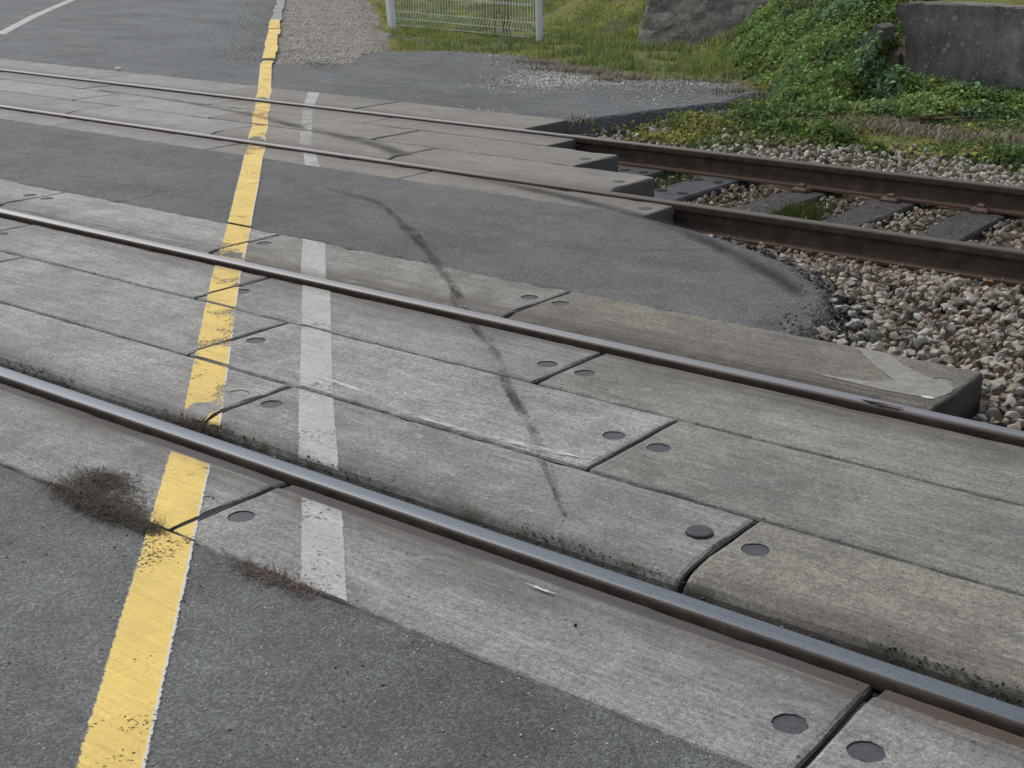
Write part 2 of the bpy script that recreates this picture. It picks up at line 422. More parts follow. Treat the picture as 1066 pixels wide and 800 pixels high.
def mat_tyre(name, dens, soft=False):
    m = NM(name, .9, .2)
    uv = m.n('ShaderNodeUVMap'); sp = m.n('ShaderNodeSeparateXYZ'); m.l(uv.outputs[0], sp.inputs[0])
    u, v = sp.outputs[0], sp.outputs[1]
    cc = m.n('ShaderNodeCombineXYZ'); m.l(m.math('MULTIPLY', u, 3.0), cc.inputs[0]); m.l(m.math('MULTIPLY', m.math('ADD', m.x, m.math('MULTIPLY', m.y, -.6)), 1.3), cc.inputs[1])
    e = m.math('SUBTRACT', 1.0, m.math('ABSOLUTE', m.math('SUBTRACT', m.math('MULTIPLY', u, 2.0), 1.0)))
    str_ = m.noise(1.6, 5, .7, cc.outputs[0], .3)
    e = m.math('MULTIPLY', m.step(m.math('ADD', e, m.math('MULTIPLY', m.math('SUBTRACT', str_, .5), 2.2)), .45, .95), m.step(e, 0, .4))
    e = m.math('MULTIPLY', e, m.ramp(m.noise(5, 5, .7), [(.40, .12), (.60, 1.0)]))
    e = m.math('MULTIPLY', e, m.ramp(m.noise(190, 3, .75), [(.36, .25), (.58, 1.0)]))
    if soft:
        e = m.math('SUBTRACT', 1.0, m.math('ABSOLUTE', m.math('SUBTRACT', m.math('MULTIPLY', u, 2.0), 1.0)))
        e = m.math('MULTIPLY', m.step(m.math('ADD', e, m.math('MULTIPLY', m.math('SUBTRACT', m.noise(5, 5, .7), .5), .9)), .05, 1.0), m.ramp(m.noise(170, 3, .75), [(.36, .45), (.58, 1.0)]))
        e = m.math('MULTIPLY', e, m.ramp(m.noise(2.2, 3, .6), [(.38, .45), (.58, 1.0)]))
    m.base((.024, .024, .024)); m.alpha(m.math('MULTIPLY', e, dens)); return m.m
M_tyre = mat_tyre('tyre_rubber_mark', .8)
M_tyre2 = mat_tyre('faint_rubber_mark', .62, True)

def mat_chalk():
    m = NM('white_scrape', .8, .3)
    uv = m.n('ShaderNodeUVMap'); sp = m.n('ShaderNodeSeparateXYZ'); m.l(uv.outputs[0], sp.inputs[0])
    e = m.math('SUBTRACT', 1.0, m.math('ABSOLUTE', m.math('SUBTRACT', m.math('MULTIPLY', sp.outputs[0], 2.0), 1.0)))
    e = m.math('MULTIPLY', m.step(e, 0, .9), m.step(m.noise(1, 5, .75, m.scaled(18, 90, 18)), .40, .56))
    m.base((.70, .69, .66)); m.alpha(m.math('MULTIPLY', m.math('MULTIPLY', e, .8), m.ramp(m.noise(4, 3), [(.38, .25), (.55, 1.0)]))); return m.m
M_chalk = mat_chalk()

# ------------------------------------------------------------------ camera (solved from the rails and slab joints)
cam = bpy.data.cameras.new('camera'); cam.sensor_fit = 'HORIZONTAL'; cam.sensor_width = 36
cam.lens = 1417.96 * 36 / 1066; cam.clip_start = .05; cam.clip_end = 2000
co = bpy.data.objects.new('camera', cam); link(co)
r_ = Vector((.79231985, .61010481, -.00117388)); u_ = Vector((-.19992512, .26145198, .94428428)); f_ = Vector((-.5764193, .74794049, -.32912887))
CAM = Vector((0, -2.40278547, 1.46950676))
mw = Matrix(((r_.x, u_.x, -f_.x, CAM.x), (r_.y, u_.y, -f_.y, CAM.y), (r_.z, u_.z, -f_.z, CAM.z), (0, 0, 0, 1)))
co.matrix_world = mw
SC.camera = co
def in_view(p, pad=0.0):
    v = Vector(p) - CAM; d = v.dot(f_)
    if d <= .1: return False
    X = v.dot(r_) / d * 1417.96; Y = v.dot(u_) / d * 1417.96
    return abs(X) < 533 + pad and abs(Y) < 400 + pad

# ------------------------------------------------------------------ terrain
APRON_R = [(-5.92, 5.95), (-5.84, 6.48), (-5.67, 7.36), (-5.58, 7.73), (-5.66, 8.5)]
def bank(x, y):
    y0 = interp(x, [-11, -9.2, -8.3, -7, -5.6, -4.9], [13.5, 12.6, 11.8, 10.4, 8.7, 8.2])
    h = .34 * max(0, y - y0)
    h = (min(h, .85) if x > -9 else min(h, .6)) * sst(-12.4, -11.4, x)
    return h
def zt(x, y):
    z = -.21 + .11 * sst(5.7, 7.4, y)
    if x < -6: z = max(z, -.21 + .13 * sst(5.7, 7.0, y) * 1.0)
    b = bank(x, y)
    if x > -4.75:
        b = .80 if y > 9.35 else 0
        if y <= 9.35: b = .02 * sst(8.0, 9.3, y)
    elif x > -4.95:
        b = b
    z += b
    if x < -9 and y > 12.6 and x > interp(y, [11.93, 15.75, 45, 400], [-13.0, -16.6, -46, -402]): z += .05 * (y - 12.6) if y < 30 else .05 * 17.4
    if y > 5.9: z += .03 * nz(x, y, 1.3) + .015 * nz(x, y, 5)
    elif x > -3.6 or y < -.6: z += .015 * nz(x, y, 3)
    return z

def axis(segs):
    out = []
    for a, b, s in segs:
        n = max(1, int(round((b - a) / s))); out += [a + (b - a) * i / n for i in range(n)]
    return out + [segs[-1][1]]
xs = axis([(-400, -60, 40), (-60, -24, 4), (-24, -15, .5), (-15, -4.95, .16), (-4.95, -4.7, .05), (-4.7, 0, .16), (0, 6, .5), (6, 40, 4), (40, 400, 40)])
ys = axis([(-400, -40, 40), (-40, -4, 4), (-4, 2, .5), (2, 6, .2), (6, 9.3, .12), (9.3, 9.4, .05), (9.4, 14, .15), (14, 24, .5), (24, 60, 4), (60, 600, 45)])
V = [(x, y, zt(x, y)) for y in ys for x in xs]; nx = len(xs)
F = [(j*nx+i, j*nx+i+1, (j+1)*nx+i+1, (j+1)*nx+i) for j in range(len(ys)-1) for i in range(nx-1)]
tag(mesh('ground', V, F, M_ground, smooth=True), kind='structure')

# near road
def jag(x, s, a, seed=0): return a * (nz(x, seed, s) + .5 * nz(x, seed + 9, s * 3.1) + .35 * nz(x, seed + 5, s * 9))
X = axis([(-26, -5, .2), (-5, 0, .02), (0, 12, .2)])
V = []; F = []
for x in X:
    e = -.449 + jag(x, 4, .003, 3)
    V += [(x, e, -.05), (x, e, -.026), (x, e - .012, -.019), (x, -1.2, -.018 + .002 * nz(x, 0, .8)), (x, -3, -.018), (x, -30, -.018)]
for i in range(len(X) - 1):
    for k in range(5): F.append((i*6+k, i*6+k+1, i*6+k+7, i*6+k+6))
tag(mesh('near_road', V, [f[::-1] for f in F], M_near), kind='structure')

# middle asphalt between the tracks, with its crumbling rounded end
TIPX = [-3.66, -3.53, -3.02, -2.59, -2.30, -2.16, -2.08]; TIPY = [3.45, 3.45, 3.29, 3.03, 2.74, 2.45, 2.0]
X = axis([(-26, -10, .4), (-10, -4, .06), (-4, -1.9, .025)]); NY = 62
V = []; F = []
for x in X:
    for k in range(NY + 1):
        y = 2.012 + (3.442 - 2.012) * k / NY
        d = min(9, interp(y, TIPY[::-1], TIPX[::-1]) - x) if x > -5 else 9
        if x > -4.6:  # distance to the rounded end
            d = min((math.hypot(px - x, py - y) for px, py in TIPC), default=9) * (1 if d > 0 else -1) if 'TIPC' in globals() else d
        lo = jag(x, 5, .012, 1); hi = jag(x, 5, .012, 2)
        yy = y + (lo if k < 2 else 0) + (hi if k > NY - 2 else 0)
        w = nz(x, y, 14) * .035 + nz(x, y, 40) * .02
        drop = 0.24 * sst(.03, -.16, d + w) + .028 * sst(.30, 0.02, d + w)
        z = -.0075 - drop + .006 * nz(x, y, 1.6) * sst(2.03, 2.2, y) * sst(3.42, 3.25, y) + (.006 * nz(x, y, 45) * sst(.2, .0, d) if d < .2 else 0)
        if k in (0, NY): z -= .006
        V.append((x, yy, z))
n1 = NY + 1
for i in range(len(X) - 1):
    for k in range(NY): F.append((i*n1+k, (i+1)*n1+k, (i+1)*n1+k+1, i*n1+k+1))
tag(mesh('middle_asphalt', V, F, M_mid), kind='structure')

# line of the road edge: u = (x+y)/sqrt2 as a function of y
YL = [-8, -1.2, .2, 1.3, 1.95, 2.85, 4.0, 5.75, 7.3, 7.55, 11.5, 40]
UC = [-2.16, -2.157, -2.145, -2.185, -2.185, -2.20, -2.225, -2.285, -2.36, -2.345, -2.455, -2.95]
def ucen(y): return interp(y, YL, UC)
S2 = math.sqrt(2)
def upt(u, y): return (u * S2 - y, y)

# far road (left of the kerb) 
Y = axis([(5.93, 7.7, .1), (7.7, 20, .5), (20, 80, 5)])
V = []; F = []
for i, y in enumerate(Y):
    xr = upt(ucen(y) - .05, y)[0] if y > 7.55 else upt(ucen(y), y)[0]
    for k in range(9):
        V.append((xr - (28 * (k / 8) ** 1.6), y + 0, -.022))
X0 = 9
for i in range(len(Y) - 1):
    for k in range(8): F.append((i*9+k, (i+1)*9+k, (i+1)*9+k+1, i*9+k+1))
tag(mesh('far_road', V, F, M_far), kind='structure')

# apron to the right of the road edge, beyond the far track
APR = [(-10.98, 7.72), (-10.67, 9.20), (-10.1, 9.72), (-9.24, 9.75), (-8.75, 9.42), (-7.92, 8.95), (-7.2, 8.72), (-6.6, 8.88), (-6.1, 8.95), (-5.66, 8.5)]
def apr_top(x): return interp(x, [p[0] for p in APR], [p[1] for p in APR])
AX = axis([(-11.4, -6.2, .07), (-6.2, -5.3, .03)]); NA = 60
V = []; F = []
for x in AX:
    for k in range(NA + 1):
        t = k / NA; yl = 5.935 + jag(x, 5, .012, 4)
        yb = apr_top(max(x, -10.98)) if x > -11 else upt(ucen(8), 8)[1]
        y = yl + (9.9 - yl) * t
        xr = interp(y, [p[1] for p in APRON_R], [p[0] for p in APRON_R]) + jag(y, 3, .03, 6)
        d1 = xr - x; d2 = (apr_top(x) - y) + jag(x, 2, .10, 8)
        z = -.026 - .012 * sst(6.2, 7.5, y) - .17 * sst(.02, -.10, d1) - .14 * sst(.06, -.30, d2) + .004 * nz(x, y, 3)
        if k == 0: z -= .02
        V.append((x, y, z))
n1 = NA + 1
for i in range(len(AX) - 1):
    for k in range(NA):
        cx, cy = V[i*n1+k][0], V[i*n1+k][1]
        u = (cx + cy) / S2
        if cy > 7.55 and cx < -10.3 and u < ucen(cy) + .35 + .02: continue
        if u < ucen(cy) - .02: continue
        F.append((i*n1+k, (i+1)*n1+k, (i+1)*n1+k+1, i*n1+k+1))
tag(mesh('apron', V, F, M_apron), kind='structure')

# gravel path beside the kerb
V = []; F = []; Y = axis([(7.5, 20, .12), (20, 45, 1)])
for y in Y:
    xl = upt(ucen(y) + .06, y)[0]
    xr = interp(y, [7.4, 7.9, 9.2, 11.93, 15.75, 45], [-9.9, -9.95, -10.55, -13.3, -17.1, -47]) + jag(y, 1.3, .12, 7)
    for k in range(13):
        t = k / 12; V.append((xl + (xr - xl) * t, y, -.034 - .05 * sst(.85, 1.0, t) - .05 * sst(8.0, 7.5, y) * t + .008 * nz(xl + (xr-xl)*t, y, 3)))
for i in range(len(Y) - 1):
    for k in range(12): F.append((i*13+k, i*13+k+1, (i+1)*13+k+1, (i+1)*13+k))
tag(mesh('gravel_path', V, F, M_gravel, smooth=True), kind='structure')

# kerb: low stones along the road edge
kr = empty('kerb', (*upt(ucen(7.6), 7.6), -.02))
tag(kr, 'low grey kerb of weathered stones, yellow paint on its near end, beside the gravel path', 'kerb')
y = 7.56; i = 0
while y < 22:
    L = .72 + .1 * random.random(); a = Vector((*upt(ucen(y), y), 0)); y2 = y + L / S2; b = Vector((*upt(ucen(y2 - .004), y2 - .004), 0))
    d = (b - a).normalized(); nrm = Vector((-d.y, d.x, 0)); w = .075 + .008 * random.uniform(-1, 1); off = .009 * math.sin(i * 1.9)
    top = .001 + .004 * random.uniform(-1, 1); V = []; F = []
    V0 = []; box(V0, F, -w, w, 0, (b - a).length, -.09, top, .006)
    for (px, py, pz) in V0:
        q = a + d * py - nrm * (px + off); V.append((q.x - kr.location.x, q.y - kr.location.y, pz - kr.location.z + .004 * nz(q.x, q.y, 9)))
    mesh('kerb_stone', V, F, M_kerb, kr); y = y2; i += 1

# ------------------------------------------------------------------ slabs
def profile(y0, y1, e0, e1, T=.15):
    def edge(y, s, e):
        if e == 'sq': return [(y, -T), (y, -.010), (y + s * .004, -.003), (y + s * .010, 0)]
        if e == 'soft': return [(y, -T), (y, -.028), (y + s * .010, -.014), (y + s * .03, -.005), (y + s * .07, 0)]
        if e == 'round': return [(y, -T), (y, -.050), (y + s * .006, -.036), (y + s * .018, -.022), (y + s * .036, -.012), (y + s * .06, -.006), (y + s * .09, -.002), (y + s * .13, 0)]
        if e == 'lip': return [(y, -T), (y, -.014), (y + s * .003, -.010), (y + s * .050, -.0065), (y + s * .054, -.003), (y + s * .057, -.0005), (y + s * .064, 0)]
    a = edge(y0, 1, e0); b = edge(y1, -1, e1)
    ya, yb = a[-1][0], b[-1][0]; mids = [(ya + (yb - ya) * t, 0) for t in (.2, .4, .6, .8)]
    return a + mids + b[::-1]

SLABZ = -.012
def slab_drop(row, y):
    p = [q for q in profile(row['y0'], row['y1'], row['e0'], row['e1']) if q[1] > -.1]
    return float(np.interp(y, [q[0] for q in p], [q[1] for q in p]))
def slab_mesh(row, L, fine, seed):
    prof = profile(row['y0'], row['y1'], row['e0'], row['e1'])
    yc = (row['y0'] + row['y1']) / 2; g = .006
    xa = [-L/2 + g, -L/2 + g + .003, -L/2 + g + .012]
    n = 44 if fine else 8
    st = xa + [xa[-1] + (L - 2*(g + .012)) * i / n for i in range(1, n)] + [-q for q in xa[::-1]]
    V = []; F = []; m = len(prof)
    for i, x in enumerate(st):
        endk = min(i, len(st) - 1 - i); dz = (.010, .003, 0)[endk] if endk < 3 else 0
        for k, (y, z) in enumerate(prof):
            zz = z - (dz if z > -.1 else 0); yy = y - yc; xx = x
            if fine and z > -.1:
                j = nz(x + seed, y * 3, 22) * .5 + nz(x + seed, y * 2, 7)
                edge = 0 < k < 4 or m - 5 < k < m - 1
                if edge and z > -.02: zz -= max(0, j) * .007; yy += j * .003
                if endk < 2:
                    xx += nz(y + seed * 3, x, 16) * .004 + max(0, nz(y + seed, x, 9) - .25) * .02 * (1 if x < 0 else -1)
                    zz -= max(0, nz(y + seed * 2, x, 13)) * .008
            V.append((xx, yy, zz))
    for i in range(len(st) - 1):
        for k in range(m - 1): F.append((i*m+k, (i+1)*m+k, (i+1)*m+k+1, i*m+k+1))
        F.append((i*m+m-1, (i+1)*m+m-1, (i+1)*m, i*m))
    F.append(tuple(range(m))); F.append(tuple((len(st)-1)*m + k for k in range(m))[::-1])
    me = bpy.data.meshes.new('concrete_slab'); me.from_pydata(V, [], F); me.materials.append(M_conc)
    me.polygons.foreach_set('use_smooth', [False] * len(me.polygons)); me.update()
    return me

def blob(r, z, seed, n=28, amp=.12, r_in=None):
    V = []; F = []
    def rad(t): return 1 + amp * (nz(math.cos(t) * 1.4 + seed, math.sin(t) * 1.4, 1.7) + .5 * nz(math.cos(t) * 4 + seed, math.sin(t) * 4, 1.3))
    if r_in is None:
        V = [(r * rad(2*math.pi*k/n) * math.cos(2*math.pi*k/n), r * rad(2*math.pi*k/n) * math.sin(2*math.pi*k/n), z) for k in range(n)]
        F = [tuple(range(n))]
    else:
        for k in range(n):
            t = 2*math.pi*k/n; V += [(r*rad(t)*math.cos(t), r*rad(t)*math.sin(t), z), (r_in*rad(t+.3)*math.cos(t), r_in*rad(t+.3)*math.sin(t), z)]
        F = [(2*k, 2*((k+1) % n), 2*((k+1) % n)+1, 2*k+1) for k in range(n)]
    return V, F

def cut_holes(me, pts):
    tgt = bpy.data.objects.new('t', me); COL.objects.link(tgt); V = []; F = []; n = 40
    for (hx, hy, r, sd) in pts:
        b = len(V); ring = blob(r, 0, sd, n=n, amp=.075)[0]
        V += [(hx + x, hy + y, .03) for x, y, z in ring] + [(hx + x, hy + y, -.011) for x, y, z in ring]
        F += [(b+k, b+(k+1) % n, b+n+(k+1) % n, b+n+k)[::-1] for k in range(n)] + [tuple(b+k for k in range(n)), tuple(b+n+k for k in range(n))[::-1]]
    cm = bpy.data.meshes.new('c'); cm.from_pydata(V, [], F); cm.update(); cu = bpy.data.objects.new('c', cm); COL.objects.link(cu)
    md = tgt.modifiers.new('b', 'BOOLEAN'); md.operation = 'DIFFERENCE'; md.object = cu; md.solver = 'EXACT'
    dg = bpy.context.evaluated_depsgraph_get(); dg.update()
    out = bpy.data.meshes.new_from_object(tgt.evaluated_get(dg)); out.name = 'concrete_slab'
    bpy.data.objects.remove(tgt); bpy.data.objects.remove(cu)
    return out if len(out.polygons) > 50 else me
def add_plug(par, x, y, kind, seed):
    """lifting-hole plug set in the slab surface"""
    if kind == 'ring' and not par.get('recess'):
        V, F = blob(.0345, .0042, seed, amp=.10, r_in=.0315)
        return mesh('lifting_plug', V, F, M_dark, par, loc=(x, y, 0))
    if kind == 'cap':
        n = 32; V = []; F = []
        for (r, z) in ((.034, .0005), (.0345, .004), (.033, .0075), (.029, .0085)):
            V += [(r*math.cos(2*math.pi*k/n), r*math.sin(2*math.pi*k/n), z) for k in range(n)]
        for i in range(3): F += [(i*n+k, i*n+(k+1) % n, (i+1)*n+(k+1) % n, (i+1)*n+k) for k in range(n)]
        F.append(tuple(3*n+k for k in range(n)))
        return mesh('lifting_plug', V, F, M_rubber, par, loc=(x, y, 0))
    if kind in ('disc', 'ring') and par.get('recess'):
        z0 = -.0032 if kind == 'disc' else -.0012
        V, F = blob(.0385 if kind == 'disc' else .0335, z0, seed, n=40, amp=.03)
        V = [(a, b, c + .0016 * nz(a * 30 + seed, b * 30, 1)) for a, b, c in V]; n = len(V); V += [(a, b, -.012) for a, b, c in V]
        F += [(n+k, n+(k+1) % n, (k+1) % n, k) for k in range(n)]
        return mesh('lifting_plug', V, F, M_plug if kind == 'disc' else M_conc, par, loc=(x, y, 0))
    V, F = blob(.0365, .0011, seed, n=56, amp=.13); V2, F2 = blob(.0345, .0020, seed + 3, n=56, amp=.09)
    V2 = [(a + .001, b - .0022, c) for a, b, c in V2]  # shifted plug bares a dark crescent, painted shade of the recess rim
    nV = len(V); F = F + [tuple(nV + i for i in f) for f in F2]
    return mesh('lifting_plug', V + V2, F, [M_dark, M_plug], par, midx=[0, 1], loc=(x, y, 0))

PER_N, PER_F = 1.715, 1.69
ROWS = [
 dict(k='o1', y0=-.455, y1=-.040, e0='sq', e1='lip', j=-.880, per=PER_N, rng=(-9, 2.6), ph='in front of the nearest rail', py=-.285, near=1),
 dict(k='a1', y0=.120, y1=.511, e0='round', e1='sq', j=-1.447, per=PER_N, rng=(-9, 2.6), ph='just behind the nearest rail', py=.347, near=1),
 dict(k='a2', y0=.523, y1=1.014, e0='sq', e1='sq', j=-1.990, per=PER_N, rng=(-9, 2.6), ph='middle row, nearer track', py=.777, near=1),
 dict(k='a3', y0=1.026, y1=1.437, e0='sq', e1='sq', j=-2.548, per=PER_N, rng=(-9, 2.6), ph='just before the second rail', py=1.205, near=1),
 dict(k='o2', y0=1.572, y1=2.034, e0='soft', e1='sq', j=-3.110, per=PER_N, rng=(-11, -1.39), ph='just behind the second rail', py=1.85, near=1),
 dict(k='o3', y0=3.405, y1=3.752, e0='sq', e1='sq', j=-5.345, per=PER_F, rng=(-15, -3.64), ph='just before the third rail', py=3.6, near=0),
 dict(k='b1', y0=3.905, y1=4.404, e0='round', e1='sq', j=-5.870, per=PER_F, rng=(-15, -4.17), ph='just behind the third rail', py=4.15, near=0),
 dict(k='b2', y0=4.416, y1=4.906, e0='sq', e1='sq', j=-6.455, per=PER_F, rng=(-15, -4.75), ph='middle row, farther track', py=4.66, near=0),
 dict(k='b3', y0=4.918, y1=5.250, e0='sq', e1='sq', j=-7.030, per=PER_F, rng=(-16, -5.33), ph='just before the farthest rail', py=5.07, near=0),
 dict(k='o4', y0=5.380, y1=5.960, e0='soft', e1='sq', j=-7.600, per=PER_F, rng=(-17, -5.90), ph='just behind the farthest rail', py=5.67, near=0),
]
ORD = ['', 'first', 'second', 'third', 'fourth', 'fifth', 'sixth', 'seventh', 'eighth', 'ninth']
SURF = []       # (x0,x1,y0,y1,z) of each flat slab top, for the paint
SLABS = {}
special = {('a1', 0): 'cap'}
for ri, row in enumerate(ROWS):
    k0 = math.floor((row['rng'][0] - row['j']) / row['per']); cells = []
    k = k0
    while True:
        xa = row['j'] + k * row['per']; xb = xa + row['per']
        if xb > row['rng'][1] + .12: break
        cells.append((xa, xb)); k += 1
    meshes = [slab_mesh(row, row['per'], bool(row['near']) or ri in (5, 6, 7), s * 3.7 + ri) for s in range(2 if row['near'] else 1)]
    yc = (row['y0'] + row['y1']) / 2
    if row['near']: meshes = [cut_holes(me, [(-row['per']/2 + .078, row['py'] - yc, .0355, q * 3 + ri), (row['per']/2 - .078, row['py'] - yc, .0355, q * 5 + ri + 2)]) for q, me in enumerate(meshes)]
    yc = (row['y0'] + row['y1']) / 2
    yl = upt(ucen(yc), yc)[0]
    cross = [i for i, (a, b) in enumerate(cells) if a <= yl <= b]
    ci = cross[0] if cross else len(cells)
    first = None
    for i, (a, b) in enumerate(cells):
        if first is None:
            o = bpy.data.objects.new('concrete_slab', meshes[0]); link(o); first = o
        else:
            o = first.copy(); o.data = meshes[i % len(meshes)]; COL.objects.link(o)
        dz = .0035 * nz(i * 3.3, ri * 5.1, 1.0)
        dy = 0
        o.location = ((a + b) / 2, yc, SLABZ + dz)
        if i == ci: lab = 'grey concrete slab crossed by the yellow line, ' + row['ph']
        elif i < ci: lab = ORD[ci - i] + ' grey concrete slab left of the yellow line, ' + row['ph']
        else: lab = ORD[i - ci] + ' grey concrete slab right of the yellow line, ' + row['ph']
        tag(o, lab, 'concrete slab', 'concrete slabs paving the level crossing')
        SURF.append((a + .009, b - .009, row['y0'] + (.012 if row['e0'] == 'round' else .012 if row['e0'] == 'soft' else .006),
                     row['y1'] - (.066 if row['e1'] == 'lip' else .012 if row['e1'] == 'soft' else .006), SLABZ + dz, row['k']))
        if row['k'] == 'o2' and b > -1.6: o.color = (.66, .61, .54, 1)
        elif row['k'] == 'o2' and b > -3.3: o.color = (.92, .89, .84, 1)
        elif row['k'] == 'a3' and b > -1.0: o.color = (.74, .72, .68, 1)
        elif row['k'] == 'a2' and b > -.6: o.color = (.86, .845, .81, 1)
        elif row['k'] == 'a1' and b > -.6: o.color = (.84, .80, .73, 1)
        elif row['near'] == 0 and b > row['rng'][1] - 2.0: o.color = (.78, .73, .66, 1)
        else: o.color = (1, 1, 1, 1)
        if row['near']:
            L = b - a
            for side, xx in ((0, a + .078), (1, b - .078)):
                o['recess'] = 1
                kind = 'disc'
                if abs(xx - (-3.31)) < .12 and row['k'] == 'a1' or abs(xx + 3.82) < .12 and row['k'] == 'a2' or abs(xx + 4.37) < .12 and row['k'] == 'a3' \
                   or abs(xx + 2.71) < .14 and row['k'] == 'o1' or row['k'] == 'o2' and xx > -2: kind = 'ring'
                if row['k'] == 'a1' and abs(xx + 1.56) < .15: kind = 'cap'
                p = add_plug(o, xx - (a + b) / 2, row['py'] - yc, kind, i * 2.3 + ri + side * 9)
                if kind == 'cap': p['label'] = 'round black rubber cap standing proud of the slab'
        elif b > row['rng'][1] - .2 or row['k'] == 'o3':
            if row['k'] in ('b2', 'b1', 'o3') and b > row['rng'][1] - .2:
                add_plug(o, row['per'] / 2 - .09, row['py'] - yc, 'disc', i + ri)

# mortar repair on the end slab behind the second rail
es = max((o for o in COL.objects if o.name.startswith('concrete_slab') and abs(o.location.y - (1.572 + 2.034) / 2) < .01), key=lambda q: q.location.x)
ex = es.location.x; ey = es.location.y
V = []; F = []
poly = [(-1.86, 2.025), (-1.72, 1.865), (-1.60, 1.76), (-1.66, 1.70), (-1.85, 1.665), (-1.60, 1.645), (-1.435, 1.66), (-1.415, 1.72), (-1.412, 1.80), (-1.46, 1.84), (-1.55, 1.87), (-1.64, 1.93), (-1.74, 2.022)]
pts = []
for i in range(len(poly)):
    a = Vector(poly[i]); b = Vector(poly[(i+1) % len(poly)]); n = max(1, int((b - a).length / .02))
    for t in range(n):
        q = a.lerp(b, t / n); pts.append((q.x + .008 * nz(q.x, q.y, 40), q.y + .006 * nz(q.y, q.x, 40)))
mesh('mortar_patch', [(a - ex, b - ey, .0016) for a, b in pts], [tuple(range(len(pts)))], M_patch, es)
V, F = blob(.022, .003, 4, amp=.5); 
o = mesh('corner_chip', [(a * 1.0, b * .55, c) for a, b, c in V], F, M_palewhite, es, loc=(-1.455 - ex, 1.663 - ey, 0)); o['label'] = 'bright white chip at the slab corner'

# soil in the joints and flangeways
V = []; F = []
def strip(x0, x1, y0, y1, z):
    n = max(1, int((x1 - x0) / .25)); b = len(V)
    for i in range(n + 1):
        x = x0 + (x1 - x0) * i / n; V.append((x, y0, z + .004 * nz(x, y0, 3))); V.append((x, y1, z + .004 * nz(x, y1, 3, 4)))
    for i in range(n): F.append((b+2*i, b+2*i+2, b+2*i+3, b+2*i+1))
for (y0, y1, z, x0, x1) in ((.505, .53, -.026, -10, 2.6), (1.008, 1.032, -.026, -10, 2.6), (.030, .15, -.066, -10, 2.6), (1.425, 1.48, -.055, -10, 2.6), (1.53, 1.59, -.045, -11, -1.4),
                            (-.045, -.03, -.045, -10, 2.6), (4.398, 4.42, -.028, -16, -4.75), (4.90, 4.924, -.028, -16, -5.33), (3.84, 3.93, -.055, -16, -4.18), (5.215, 5.285, -.055, -16, -5.33), (5.34, 5.39, -.05, -16, -5.9), (3.745, 3.78, -.05, -16, -3.66)):
    strip(x0, x1, y0, y1, z)
ROWE = {r['k']: (r['e0'], r['e1']) for r in ROWS}
for (xa, xb, y0, y1, z, k) in SURF:
    if xb + .009 < {r['k']: r['rng'][1] for r in ROWS}[k] - .15:
        strip(xb - .01, xb + .028, y0 + (.05 if ROWE[k][0] == 'round' else .02 if ROWE[k][0] == 'soft' else -.01), y1 - .0 , -.0275)
tag(mesh('joint_soil', V, F, M_soil), kind='structure')

# ------------------------------------------------------------------ rails
half = [(0, 0), (.012, -.0003), (.022, -.0014), (.0285, -.0038), (.0322, -.0080), (.0335, -.0135), (.0335, -.034), (.0285, -.042), (.011, -.053), (.0085, -.065), (.0085, -.105), (.016, -.121), (.045, -.130), (.0665, -.136), (.0665, -.150)]
prof = [(y, z) for y, z in half] + [(-y, z) for y, z in half[::-1][:-1]]
RL = ['nearest rail, pitted blue-grey head set between the front concrete slabs', 'second rail, shiny worn head with brown sides and a rusty gouge',
      'third rail, thin dull brown head, its rusty side exposed above the ballast', 'farthest rail, rusty brown side standing below the green verge']
RM = [M_rtop1, M_rtop2, M_rtop3, M_rtop3]
rail_objs = []
for y0, lab, mt in zip(RAILS, RL, RM):
    X = axis([(-60, -16, 4), (-16, 4, .5), (4, 60, 4)]); V = []; F = []; mi = []; n = len(prof)
    for x in X: V += [(x, y, z) for y, z in prof]
    for i in range(len(X) - 1):
        for k in range(n):
            k2 = (k + 1) % n; F.append((i*n+k, (i+1)*n+k, (i+1)*n+k2, i*n+k2))
            mi.append(0 if (k < 4 or k >= n - 4) else 1)
    o = mesh('rail', V, [f[::-1] for f in F], [mt, M_rside], midx=mi, loc=(0, y0, 0))
    tag(o, lab, 'rail', 'rails of the two tracks'); rail_objs.append(o)
# rusty gouge on the second rail head
V, F = blob(.03, .0012, 8, amp=.5)
g = mesh('rust_scar', [(a * 1.9, b * .42, c) for a, b, c in V], F, M_rust, rail_objs[1], loc=(-1.517, -.016, -.0008))
V, F = blob(.022, .0016, 12, amp=.6)
mesh('rust_scar', [(a * 1.9, b * .30, c) for a, b, c in V], F, M_dark, rail_objs[1], loc=(-1.555, -.017, -.0007))

# ------------------------------------------------------------------ paint lines (clipped to every slab and road surface)
def clip(P, axis_, val, keep_greater):
    out = []
    for i in range(len(P)):
        a, b = P[i], P[(i+1) % len(P)]
        da = (a[axis_] - val) * (1 if keep_greater else -1); db = (b[axis_] - val) * (1 if keep_greater else -1)
        if da >= 0: out.append(a)
        if (da >= 0) != (db >= 0):
            t = da / (da - db); out.append(tuple(a[j] + (b[j] - a[j]) * t for j in range(len(a))))
    return out

ROADS = [(-30, 12, -30, -.455, -.0165, 'near'), (-30, -2.35, 2.029, 3.43, -.0045, 'mid'), (-30, -5.9, 5.955, 7.56, -.0185, 'far')]
def surfaces_for(y):
    return [s for s in SURF + ROADS if s[2] - .3 < y < s[3] + .3]

